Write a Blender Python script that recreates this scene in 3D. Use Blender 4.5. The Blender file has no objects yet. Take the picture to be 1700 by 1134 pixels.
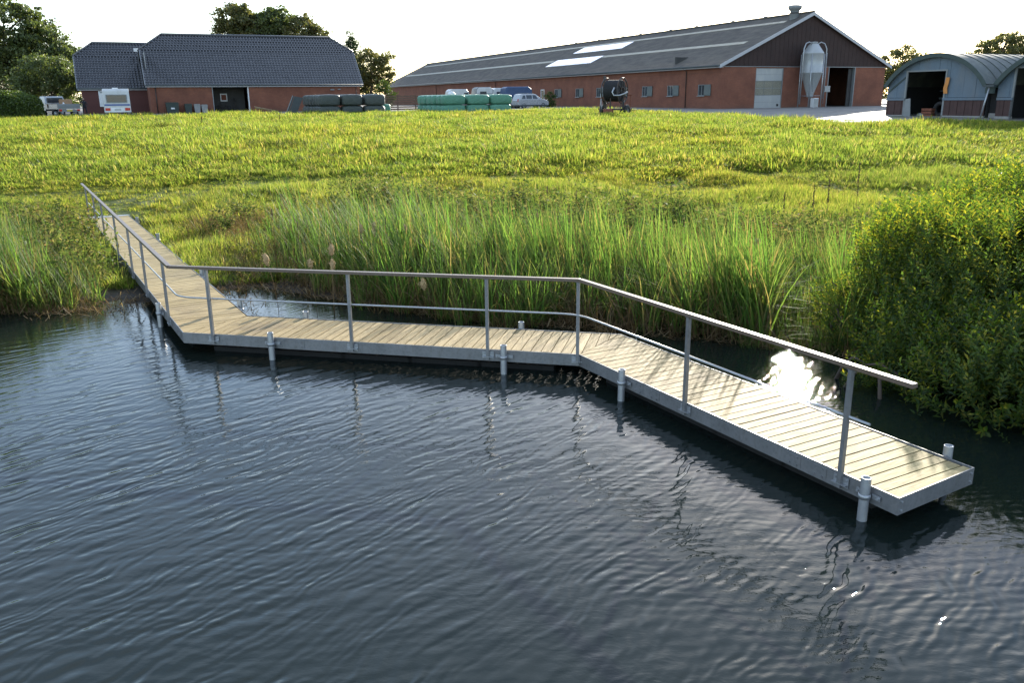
import bpy, math, random
import numpy as np
from mathutils import Vector, Matrix

# ---------------------------------------------------------------- camera, sky, sun, exposure
SC = bpy.context.scene
H = 4.0
PITCH, ROLL = math.radians(16.1), math.radians(0.6)
_x = Vector((1, 0, 0)); _u = Vector((0, math.sin(PITCH), math.cos(PITCH))); _f = Vector((0, math.cos(PITCH), -math.sin(PITCH)))
CXV = _x * math.cos(ROLL) - _u * math.sin(ROLL)
CUV = _u * math.cos(ROLL) + _x * math.sin(ROLL)
cam_d = bpy.data.cameras.new("camera"); cam = bpy.data.objects.new("camera", cam_d)
SC.collection.objects.link(cam); SC.camera = cam
m = Matrix.Identity(4)
for i in range(3):
    m[i][0], m[i][1], m[i][2] = CXV[i], CUV[i], -_f[i]
m[2][3] = H
cam.matrix_world = m
cam_d.sensor_width = 36; cam_d.lens = 36 * 1400 / 1700
cam_d.clip_start = 0.1; cam_d.clip_end = 6000

SUN_AZ, SUN_EL = math.radians(19.2), math.radians(17.4)
w = bpy.data.worlds.new("World"); SC.world = w; w.use_nodes = True
nt = w.node_tree; bg = nt.nodes["Background"]
sky = nt.nodes.new("ShaderNodeTexSky"); sky.sky_type = 'NISHITA'; sky.sun_disc = False
sky.sun_elevation = SUN_EL; sky.sun_rotation = SUN_AZ
sky.air_density = 1.0; sky.dust_density = 0.6; sky.ozone_density = 2.0
# thin high cloud veil over the clear-sky model
_tc = nt.nodes.new("ShaderNodeTexCoord"); _mp = nt.nodes.new("ShaderNodeMapping"); _mp.inputs['Scale'].default_value = (1, 1, 2.5)
_nz = nt.nodes.new("ShaderNodeTexNoise"); _nz.inputs['Scale'].default_value = 2.2; _nz.inputs['Detail'].default_value = 5
_rp = nt.nodes.new("ShaderNodeMapRange"); _rp.inputs['From Min'].default_value = .35; _rp.inputs['From Max'].default_value = .68; _rp.inputs['To Min'].default_value = .04; _rp.inputs['To Max'].default_value = .42
_mx = nt.nodes.new("ShaderNodeMix"); _mx.data_type = 'RGBA'; _mx.inputs[7].default_value = (5.2, 5.7, 6.5, 1)
nt.links.new(_tc.outputs['Generated'], _mp.inputs[0]); nt.links.new(_mp.outputs[0], _nz.inputs[0]); nt.links.new(_nz.outputs[0], _rp.inputs[0]); nt.links.new(_rp.outputs[0], _mx.inputs[0])
nt.links.new(sky.outputs[0], _mx.inputs[6]); nt.links.new(_mx.outputs[2], bg.inputs[0]); bg.inputs[1].default_value = 0.15
sd = bpy.data.lights.new("sun", 'SUN'); sd.energy = 5.0; sd.angle = math.radians(0.53); sd.color = (1.0, 0.92, 0.78)
so = bpy.data.objects.new("sun", sd); SC.collection.objects.link(so)
SV = Vector((math.sin(SUN_AZ) * math.cos(SUN_EL), math.cos(SUN_AZ) * math.cos(SUN_EL), math.sin(SUN_EL)))
so.rotation_euler = SV.to_track_quat('Z', 'Y').to_euler(); so.location = (20, 60, 40)
SC.view_settings.view_transform = 'Standard'; SC.view_settings.look = 'None'
SC.view_settings.exposure = 1.28; SC.view_settings.gamma = 1.0
try:
    SC.view_settings.use_curve_mapping = False
    SC.cycles.max_bounces = 8; SC.cycles.transparent_max_bounces = 8
    SC.cycles.sample_clamp_indirect = 6.0
except Exception:
    pass

rng = np.random.default_rng(7); random.seed(7)
R = math.radians

# ---------------------------------------------------------------- materials
class G:
    def __init__(s, name):
        s.m = bpy.data.materials.new(name); s.m.use_nodes = True
        s.t = s.m.node_tree; s.t.nodes.clear()
        s.out = s.n('OutputMaterial')
    def n(s, typ, **kw):
        nd = s.t.nodes.new('ShaderNode' + typ)
        for k, v in kw.items():
            if k[0] == 'i' and k[1:].isdigit(): s.put(nd.inputs[int(k[1:])], v)
            elif k in nd.inputs.keys(): s.put(nd.inputs[k], v)
            else: setattr(nd, k, v)
        return nd
    def put(s, inp, v):
        if isinstance(v, bpy.types.NodeSocket): s.t.links.new(v, inp)
        elif isinstance(v, bpy.types.Node): s.t.links.new(v.outputs[0], inp)
        else:
            if inp.type == 'RGBA' and len(v) == 3: v = (*v, 1)
            inp.default_value = v
    def coord(s, kind='Object'): return s.n('TexCoord').outputs[kind]
    def pos(s): return s.n('NewGeometry').outputs['Position']
    def mapping(s, vec, scale=(1, 1, 1), rot=(0, 0, 0), loc=(0, 0, 0)):
        return s.n('Mapping', Vector=vec, Scale=scale, Rotation=rot, Location=loc)
    def noise(s, vec, scale, detail=3, rough=.55, dist=0.):
        return s.n('TexNoise', Vector=vec, Scale=scale, Detail=detail, Roughness=rough, Distortion=dist).outputs[0]
    def ramp(s, fac, stops, interp='LINEAR'):
        r = s.n('ValToRGB', Fac=fac); cr = r.color_ramp; cr.interpolation = interp
        while len(cr.elements) < len(stops): cr.elements.new(.5)
        for e, (p, c) in zip(cr.elements, stops):
            e.position = p; e.color = (*c, 1) if not isinstance(c, (int, float)) else (c, c, c, 1)
        return r.outputs[0]
    def mix(s, fac, a, b, mode='MIX'):
        nd = s.n('Mix', data_type='RGBA', blend_type=mode)
        s.put(nd.inputs[0], fac); s.put(nd.inputs[6], a); s.put(nd.inputs[7], b)
        return nd.outputs[2]
    def math(s, op, a, b=0.5, c=0.5): 
        nd = s.n('Math', operation=op); s.put(nd.inputs[0], a); s.put(nd.inputs[1], b); s.put(nd.inputs[2], c); return nd.outputs[0]
    def bump(s, h, strength=.3, dist=.02, normal=None):
        b = s.n('Bump', Height=h, Strength=strength, Distance=dist)
        if normal is not None: s.put(b.inputs['Normal'], normal)
        return b.outputs[0]
    def pbr(s, col, rough=.6, metal=0., normal=None, spec=.5, **kw):
        p = s.n('BsdfPrincipled'); s.put(p.inputs['Base Color'], col); s.put(p.inputs['Roughness'], rough)
        s.put(p.inputs['Metallic'], metal); s.put(p.inputs['Specular IOR Level'], spec)
        if normal is not None: s.put(p.inputs['Normal'], normal)
        for k, v in kw.items(): s.put(p.inputs[k], v)
        s.t.links.new(p.outputs[0], s.out.inputs[0]); return p

def plain(name, col, rough=.6, metal=0., var=.25, scale=6., bump=.1, spec=.5, dirt=None):
    g = G(name); v = g.coord('Object')
    n1 = g.noise(v, scale, 4); n2 = g.noise(v, scale * 7, 3)
    f = g.math('ADD', g.math('MULTIPLY', n1, .6), g.math('MULTIPLY', n2, .4))
    a = tuple(max(0, c * (1 - var)) for c in col); b = tuple(min(1, c * (1 + var)) for c in col)
    c = g.ramp(f, [(.3, a), (.7, b)])
    if dirt:
        c = g.mix(g.ramp(g.noise(g.mapping(v, (1, 1, .35)), scale * .6, 5, .7), [(.5, 0), (.72, 1)]), c, dirt)
    rr = g.ramp(n2, [(.3, max(0, rough - .08)), (.7, min(1, rough + .08))])
    g.pbr(c, rr, metal, g.bump(n2, bump, .01) if bump else None, spec)
    return g.m

def leafmat(name, stops, trans=.45, gloss=.05, patch=None, tint_scale=.35, rough=.45, rand='island', tgain=1.25, tint=(1.02, 1, .6)):
    g = G(name)
    isl = g.n('NewGeometry').outputs['Random Per Island']
    if rand == 'both':
        oi = g.n('ObjectInfo').outputs['Random']
        isl = g.math('FRACT', g.math('ADD', isl, g.math('MULTIPLY', oi, .6)))
    c = g.ramp(isl, stops)
    if patch:
        pn = g.noise(g.pos(), patch[0], 4, .6)
        c = g.mix(g.ramp(pn, [(.40, 0), (.62, 1)]), c, g.mix(1., c, patch[1], 'MULTIPLY'))
        pn2 = g.noise(g.mapping(g.pos(), loc=(31, 7, 0)), patch[0] * .27, 3, .6)
        c = g.mix(g.ramp(pn2, [(.45, 0), (.65, 1)]), c, g.mix(1., c, patch[2], 'MULTIPLY'))
    d = g.n('BsdfDiffuse', Color=c)
    tcol = g.mix(1., c, tuple(tgain * q for q in tint), 'MULTIPLY')
    t = g.n('BsdfTranslucent', Color=tcol)
    mx = g.n('MixShader', i0=trans, i1=d.outputs[0], i2=t.outputs[0])
    gl = g.n('BsdfGlossy', Color=(.9, .95, .9), Roughness=rough)
    lw = g.n('LayerWeight', Blend=.25).outputs[1]
    mx2 = g.n('MixShader', i0=g.math('MULTIPLY_ADD', lw, gloss * 2, gloss * .4), i1=mx.outputs[0], i2=gl.outputs[0])
    g.t.links.new(mx2.outputs[0], g.out.inputs[0])
    return g.m

M = {}
def brickmat(name, c1, c2, mortar, dirt):
    g = G(name); o = g.coord('Object'); sx = g.n('SeparateXYZ', Vector=o)
    xy = g.math('ADD', sx.outputs[0], sx.outputs[1])
    v = g.n('CombineXYZ', X=xy, Y=sx.outputs[2], Z=0.)
    b = g.n('TexBrick', Vector=v, Color1=c1, Color2=c2, Mortar=mortar, Scale=1., **{'Mortar Size': .012, 'Brick Width': .235, 'Row Height': .068, 'Bias': -.2})
    n = g.noise(v, .7, 5, .65); c = g.mix(g.ramp(n, [(.38, 0), (.66, .9)]), b.outputs[0], dirt)
    low = g.ramp(sx.outputs[2], [(0., .7), (.5, 0)]); c = g.mix(g.math('MULTIPLY', low, g.noise(v, 2.2, 4)), c, (.12, .09, .07))
    c = g.mix(g.ramp(g.noise(v, 6, 2), [(.3, 0), (.7, .25)]), c, g.mix(1., c, (.7, .62, .6), 'MULTIPLY'))
    g.pbr(c, .85, 0, g.bump(b.outputs[1], .25, .01), .3); return g.m
M['brick'] = brickmat('red_brick', (.28, .092, .046), (.22, .07, .038), (.17, .10, .075), (.15, .06, .04))
M['brick2'] = brickmat('orange_brick', (.22, .075, .045), (.18, .06, .035), (.17, .10, .07), (.14, .06, .04))

def steel():
    g = G('galvanised_steel'); v = g.coord('Object')
    vo = g.n('TexVoronoi', Vector=v, Scale=22.).outputs['Distance']
    n = g.noise(v, 2.5, 5, .65); n2 = g.noise(g.mapping(v, (1, 1, .25)), 11, 4, .7)
    c = g.mix(.18, g.ramp(n, [(.3, (.17, .175, .18)), (.7, (.27, .275, .285))]), g.ramp(vo, [(.1, .12), (.6, .32)]))
    c = g.mix(g.ramp(n2, [(.56, 0), (.78, .6)]), c, (.16, .14, .12))
    g.pbr(c, g.ramp(n2, [(.3, .36), (.7, .6)]), .55, g.bump(n2, .08, .004), .5); return g.m
M['steel'] = steel()
M['tube'] = plain('bright_galvanised_tube', (.36, .375, .39), .4, .6, .15, 9, .04)

def plank_mat():
    g = G('deck_plank_wood'); v = g.coord('Object'); rnd = g.n('ObjectInfo').outputs['Random']
    off = g.n('CombineXYZ', X=g.math('MULTIPLY', rnd, 37.), Y=g.math('MULTIPLY', rnd, 91.), Z=0.)
    vv = g.n('VectorMath', operation='ADD', i0=v, i1=off.outputs[0]).outputs[0]
    gr = g.noise(g.mapping(vv, (26, 1.6, 8)), 3., 5, .6, .6)
    bl = g.noise(g.mapping(vv, (3, .9, 3)), 1.6, 4, .6)
    c = g.ramp(gr, [(.25, (.235, .17, .085)), (.5, (.36, .27, .135)), (.75, (.48, .38, .215))])
    c = g.mix(g.ramp(rnd, [(0, 0), (1, .8)]), c, g.mix(1., c, (.64, .62, .52), 'MULTIPLY'))
    kn = g.n('TexVoronoi', Vector=g.mapping(vv, (9, 2.6, 1)), Scale=1.1).outputs['Distance']
    c = g.mix(g.ramp(kn, [(.05, .8), (.13, 0)]), c, (.19, .10, .045))
    # muddy footprints and damp algae stains, each with their own outline on the deck
    st = g.noise(g.pos(), 1.15, 5, .62); c = g.mix(g.ramp(st, [(.50, 0), (.64, .6)]), c, (.17, .125, .07))
    st2 = g.noise(g.mapping(g.pos(), loc=(5, 9, 0)), 4.5, 4, .7); c = g.mix(g.ramp(st2, [(.56, 0), (.70, .5)]), c, (.12, .09, .05))
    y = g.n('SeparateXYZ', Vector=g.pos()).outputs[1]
    al = g.math('MULTIPLY', g.ramp(g.math('SUBTRACT', 9.6, y), [(0, 0), (1, .85)]), g.ramp(g.noise(g.pos(), 2.3, 3), [(.35, .2), (.6, 1)]))
    c = g.mix(g.math('MULTIPLY', al, .35), c, (.25, .27, .11))
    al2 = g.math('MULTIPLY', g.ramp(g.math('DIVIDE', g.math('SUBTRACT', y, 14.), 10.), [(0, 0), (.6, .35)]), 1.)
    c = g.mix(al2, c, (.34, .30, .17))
    g.pbr(c, g.ramp(gr, [(.3, .76), (.7, .64)]), 0, g.bump(gr, .3, .004), .2); return g.m
M['plank'] = plank_mat()
def rail_mat():
    g = G('weathered_rail_wood'); v = g.coord('Object')
    gr = g.noise(g.mapping(v, (1, 1, 1)), 30, 5, .6); n = g.noise(v, 1.3, 4)
    c = g.mix(g.ramp(n, [(.35, 0), (.7, .6)]), g.ramp(gr, [(.3, (.10, .068, .045)), (.7, (.17, .12, .085))]), (.15, .12, .095))
    g.pbr(c, .42, 0, g.bump(gr, .15, .003), .5); return g.m
M['rail'] = rail_mat()
M['float'] = plain('shade_black_float', (.006, .006, .006), .8, 0, .3, 5, .05)  # near-black colour paints the continuous shadow band under the deck
M['white'] = plain('white_paint', (.72, .73, .73), .45, 0, .06, 2, .03, dirt=(.5, .5, .47))
M['fascia'] = plain('pale_fascia_board', (0.384, 0.391, 0.409), .5, 0, .08, 1.5, .03, dirt=(.42, .41, .4))
M['offwhite'] = plain('offwhite_door_panel', (0.336, 0.342, 0.336), .45, 0, .06, 1.2, .02, dirt=(.45, .44, .4))
M['greytrim'] = plain('grey_trim', (0.204, 0.216, 0.216), .6, 0, .12, 4, .05)
M['darksteel'] = plain('dark_rusty_steel', (.045, .042, .04), .5, .4, .4, 8, .1, dirt=(.12, .06, .03))
M['rust'] = plain('rusty_red_steel', (.20, .07, .04), .8, .1, .35, 10, .1)
M['rubber'] = plain('black_rubber', (.018, .018, .019), .75, 0, .3, 10, .1)
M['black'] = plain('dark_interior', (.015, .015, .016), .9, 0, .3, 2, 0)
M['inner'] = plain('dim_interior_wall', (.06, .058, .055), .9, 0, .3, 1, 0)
M['gutter'] = plain('dark_gutter', (0.048, 0.060, 0.063), .5, 0, .2, 3, 0)
M['shutter'] = plain('greygreen_shutter', (0.102, 0.120, 0.114), .6, 0, .15, 3, .05)
M['glassdark'] = plain('window_glass', (.03, .04, .05), .08, 0, .2, 1, 0, spec=.8)
M['palewindow'] = plain('translucent_window', (.17, .165, .13), .25, 0, .15, 1.5, 0)
M['cladding'] = plain('dark_timber_cladding', (0.033, 0.017, 0.014), .8, 0, .3, 1.2, .1)
M['redboard'] = plain('red_painted_board', (0.090, 0.027, 0.021), .7, 0, .25, 2, .1)
M['reddark'] = plain('redbrown_corrugated', (0.059, 0.028, 0.024), .7, 0, .3, 2, .1)
M['bluepanel'] = plain('faded_blue_sheet', (0.105, 0.146, 0.186), .55, 0, .16, 1.3, .05, dirt=(.13, .15, .17))
M['shedroof'] = plain('mossy_grey_sheet', (0.074, 0.084, 0.074), .6, .1, .25, 1.5, .05, dirt=(.16, .17, .13))
M['roofedge'] = plain('green_roof_edge', (.04, .06, .055), .6, 0, .2, 3, 0)
M['silo'] = plain('grey_fibreglass', (0.350, 0.364, 0.364), .35, .1, .08, 1.2, .02, dirt=(.36, .37, .36))
M['glarepanel'] = plain('solar_panel_glare', (.62, .62, .72), .12, .2, .05, 1, 0)  # white-lilac base colour carries the glare on the panels
M['skylight'] = plain('translucent_roof_sheet', (0.238, 0.216, 0.144), .5, 0, .15, 2, .05, dirt=(.28, .27, .2))
M['concrete'] = plain('concrete', (.28, .27, .25), .85, 0, .2, 1.5, .1, dirt=(.2, .19, .17))
M['bark'] = plain('bark', (.08, .06, .045), .9, 0, .35, 6, .4)
M['blue'] = plain('blue_canvas', (0.028, 0.060, 0.136), .5, 0, .2, 3, .1)
M['carsilver'] = plain('silver_car_paint', (.42, .43, .44), .28, .3, .05, 2, 0)
M['campwhite'] = plain('white_camper_shell', (.52, .53, .52), .35, 0, .06, 2, 0, dirt=(.42, .42, .4))
M['redlamp'] = plain('red_lamp_glass', (.45, .02, .015), .2, 0, .1, 3, 0)
M['stripe'] = plain('blue_stripe', (.06, .11, .30), .3, 0, .1, 3, 0)
M['wood'] = plain('pale_timber', (.45, .34, .20), .6, 0, .2, 5, .1)
M['brownwood'] = plain('brown_fence_board', (.12, .07, .045), .75, 0, .3, 5, .1)
M['binc'] = plain('dark_green_bin', (.012, .028, .024), .45, 0, .2, 3, 0)
M['grey'] = plain('grey_plastic', (.25, .25, .24), .6, 0, .15, 3, 0)
M['yellow'] = plain('yellow_plastic', (.6, .5, .03), .5, 0, .1, 3, 0)
M['orange'] = plain('orange_plastic', (.55, .22, .05), .6, 0, .15, 3, 0)
M['skin'] = plain('skin', (.45, .28, .2), .5, 0, .1, 5, 0)
M['clothdark'] = plain('dark_clothing', (.02, .022, .028), .85, 0, .3, 8, .1)
M['hair'] = plain('brown_hair', (.05, .03, .02), .6, 0, .3, 8, .1)
M['card'] = plain('brown_cardboard', (.33, .2, .11), .8, 0, .1, 3, 0)
def balemat(name, c):
    g = G(name); v = g.coord('Object')
    n = g.noise(g.mapping(v, (1, 1, 6)), 3.5, 5, .6, .8); rnd = g.n('ObjectInfo').outputs['Random']
    cc = g.ramp(n, [(.3, tuple(x * .7 for x in c)), (.7, tuple(x * 1.3 for x in c))])
    cc = g.mix(g.math('MULTIPLY', rnd, .35), cc, g.mix(1., cc, (.7, .8, .75), 'MULTIPLY'))
    g.pbr(cc, .42, 0, g.bump(n, .7, .07), .4); return g.m
M['balegreen'] = balemat('pale_green_wrap', (.10, .26, .175)); M['baledark'] = balemat('dark_green_wrap', (.062, .072, .064))
def tilemat(name, c, bumpy=True):
    g = G(name); v = g.coord('Object'); n = g.noise(v, 3.0, 4); n2 = g.noise(v, .5, 4)
    cc = g.ramp(n, [(.3, tuple(x * .7 for x in c)), (.7, tuple(x * 1.3 for x in c))])
    cc = g.mix(g.ramp(n2, [(.45, 0), (.7, .5)]), cc, tuple(x * 1.5 for x in c))
    g.pbr(cc, .26, 0, None, .9); return g.m
M['tile'] = tilemat('glazed_dark_roof_tile', (.036, .038, .043))
def corrmat(name, c, axis, freq, c2):
    g = G(name); v = g.coord('Object'); wv = g.n('TexWave', Vector=v, Scale=freq, bands_direction=axis).outputs[1]
    n = g.noise(g.mapping(v, (.6, .25, .6)), 2.2, 5, .65)
    br = g.n('TexBrick', Vector=g.mapping(v, (1, 1, 1), rot=(0, 0, R(90))), Color1=(1, 1, 1), Color2=(.86, .86, .86), Mortar=(.55, .55, .55), Scale=1., **{'Mortar Size': .02, 'Brick Width': 1.05, 'Row Height': 1.6}).outputs[0]
    cc = g.mix(g.ramp(n, [(.35, 0), (.68, 1)]), c, c2); cc = g.mix(.8, cc, g.mix(1., cc, br, 'MULTIPLY'))
    g.pbr(cc, .85, 0, g.bump(wv, .6, .03), .25); return g.m
M['barnroof'] = corrmat('fibre_cement_roof', (.072, .066, .058), 'Y', 1.0, (.125, .11, .09))

def ground_mat():
    g = G('field_soil'); p = g.pos(); sz = g.n('SeparateXYZ', Vector=p)
    n = g.noise(p, 1.3, 6, .65); n2 = g.noise(p, .11, 4)
    c = g.ramp(n, [(.3, (.035, .05, .012)), (.55, (.075, .10, .02)), (.75, (.12, .13, .03))])
    c = g.mix(g.ramp(n2, [(.45, 0), (.65, .6)]), c, (.12, .14, .03))
    mud = g.ramp(n, [(.35, (.014, .011, .007)), (.7, (.05, .037, .022))])
    hz = g.ramp(g.math('ADD', sz.outputs[2], g.math('MULTIPLY', g.math('SUBTRACT', n, .5), .25)), [(.1, 0), (.26, 1)])
    c = g.mix(hz, mud, c); g.pbr(c, g.ramp(hz, [(0, .7), (1, .95)]), 0, g.bump(n, .7, .08), .3); return g.m
M['ground'] = ground_mat()
def yard_mat():
    g = G('concrete_yard'); p = g.pos(); n = g.noise(p, .35, 6, .65); n2 = g.noise(p, 5, 4)
    c = g.ramp(n, [(.3, (.17, .16, .145)), (.7, (.25, .235, .215))]); c = g.mix(g.ramp(n2, [(.45, 0), (.8, .35)]), c, (.16, .15, .13))
    br = g.n('TexBrick', Vector=g.mapping(p, rot=(0, 0, R(-22.6))), Color1=(1, 1, 1), Color2=(.93, .93, .93), Mortar=(.6, .6, .6), Scale=1., **{'Mortar Size': .03, 'Brick Width': 4.5, 'Row Height': 4.5}).outputs[0]
    g.pbr(g.mix(1., c, br, 'MULTIPLY'), .8, 0, g.bump(n2, .2, .02), .3); return g.m
M['yard'] = yard_mat()
def water_mat():
    g = G('pond_water'); p = g.pos()
    a = g.noise(g.mapping(p, (1.0, 2.0, 1), rot=(0, 0, R(-28))), 8., 4, .55, .3)
    b = g.noise(p, 1.1, 3)
    st = g.ramp(b, [(.35, .25), (.7, 1.)])
    # short capillary wave trains, as heights in metres
    wp = g.n('VectorMath', operation='SCALE', i0=g.n('VectorMath', operation='SUBTRACT', i0=g.n('TexNoise', Vector=p, Scale=.9, Detail=3.).outputs['Color'], i1=(.5, .5, .5)).outputs[0]); wp.inputs['Scale'].default_value = .55
    pw = g.n('VectorMath', operation='ADD', i0=p, i1=wp.outputs[0]).outputs[0]
    rr = random.Random(4); tot = None
    for k in range(10):
        lam = rr.uniform(.07, .16); an = R(130) + rr.gauss(0, .36); K = 2 * math.pi / lam
        dt = g.n('VectorMath', operation='DOT_PRODUCT', i0=pw, i1=(K * math.cos(an), K * math.sin(an), 0)).outputs['Value']
        sn = g.math('MULTIPLY', g.math('SINE', g.math('ADD', dt, rr.uniform(0, 6.28))), .027 / K)
        tot = sn if tot is None else g.math('ADD', tot, sn)
    xx = g.n('SeparateXYZ', Vector=p).outputs
    amp = g.ramp(g.noise(g.mapping(p, loc=(3, 8, 0)), .55, 3), [(.3, .45), (.65, 1.25)])
    calm = g.ramp(g.math('MULTIPLY', g.math('SUBTRACT', 20., xx[1]), .06), [(.45, .38), (.78, 1.)])
    tot = g.math('MULTIPLY', g.math('MULTIPLY', tot, amp), calm)
    hsum = g.math('ADD', tot, g.math('MULTIPLY', g.math('MULTIPLY', a, st), .0035))
    nrm = g.bump(hsum, 1., 1.)
    pb = g.pbr((.008, .013, .011), .015, 0, nrm, .5); pb.inputs['IOR'].default_value = 1.333
    return g.m
M['water'] = water_mat()
GREENS = [(0, (.045, .075, .016)), (.3, (.082, .118, .022)), (.6, (.135, .156, .032)), (.82, (.175, .175, .045)), (.95, (.19, .16, .07)), (1, (.22, .17, .09))]
M['grass'] = leafmat('meadow_grass', GREENS, .62, .015, (.5, (.80, .88, .82), (1.15, 1.02, .9)), rand='both', tgain=2.85)
M['tuss'] = leafmat('tussock_grass', [(0, (.03, .055, .012)), (.6, (.06, .085, .018)), (1, (.16, .12, .06))], .4, .01, rand='both')
M['reed'] = leafmat('reed_leaves', [(0, (.03, .065, .016)), (.35, (.055, .11, .024)), (.65, (.09, .145, .032)), (.85, (.12, .13, .045)), (1, (.17, .125, .06))], .56, .02, rand='both', rough=.5, tgain=2.5)
M['dryreed'] = leafmat('dry_reed', [(0, (.09, .055, .028)), (.6, (.19, .125, .065)), (1, (.32, .24, .14))], .4, .012, rand='both', tgain=1.1)
M['weed'] = leafmat('tall_weeds', [(0, (.04, .07, .02)), (.6, (.09, .12, .035)), (1, (.17, .15, .07))], .5, .01, rand='both', tgain=1.6)
M['willow'] = leafmat('willow_leaves', [(0, (.018, .042, .010)), (.5, (.04, .075, .014)), (.75, (.07, .10, .016)), (1, (.13, .13, .02))], .62, .03, rough=.45, tgain=3.1, tint=(1.15, 1, .4))
M['tree'] = leafmat('tree_leaves', [(0, (.045, .065, .02)), (.6, (.08, .11, .032)), (1, (.12, .13, .045))], .45, .05, tgain=1.7)
M['tree2'] = leafmat('autumn_tree_leaves', [(0, (.06, .07, .022)), (.6, (.10, .11, .034)), (1, (.15, .12, .045))], .45, .05, tgain=1.7)
M['conifer'] = leafmat('conifer_needles', [(0, (.025, .045, .02)), (1, (.05, .075, .03))], .3, .03)
M['hedge'] = leafmat('hedge_leaves', [(0, (.03, .05, .01)), (.6, (.06, .10, .016)), (1, (.11, .15, .025))], .4, .05)
M['cattail'] = plain('ripe_cattail_fluff', (.46, .33, .17), .95, 0, .2, 30, .8)
M['spike'] = plain('brown_spike', (.10, .055, .032), .9, 0, .3, 30, .4)

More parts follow.
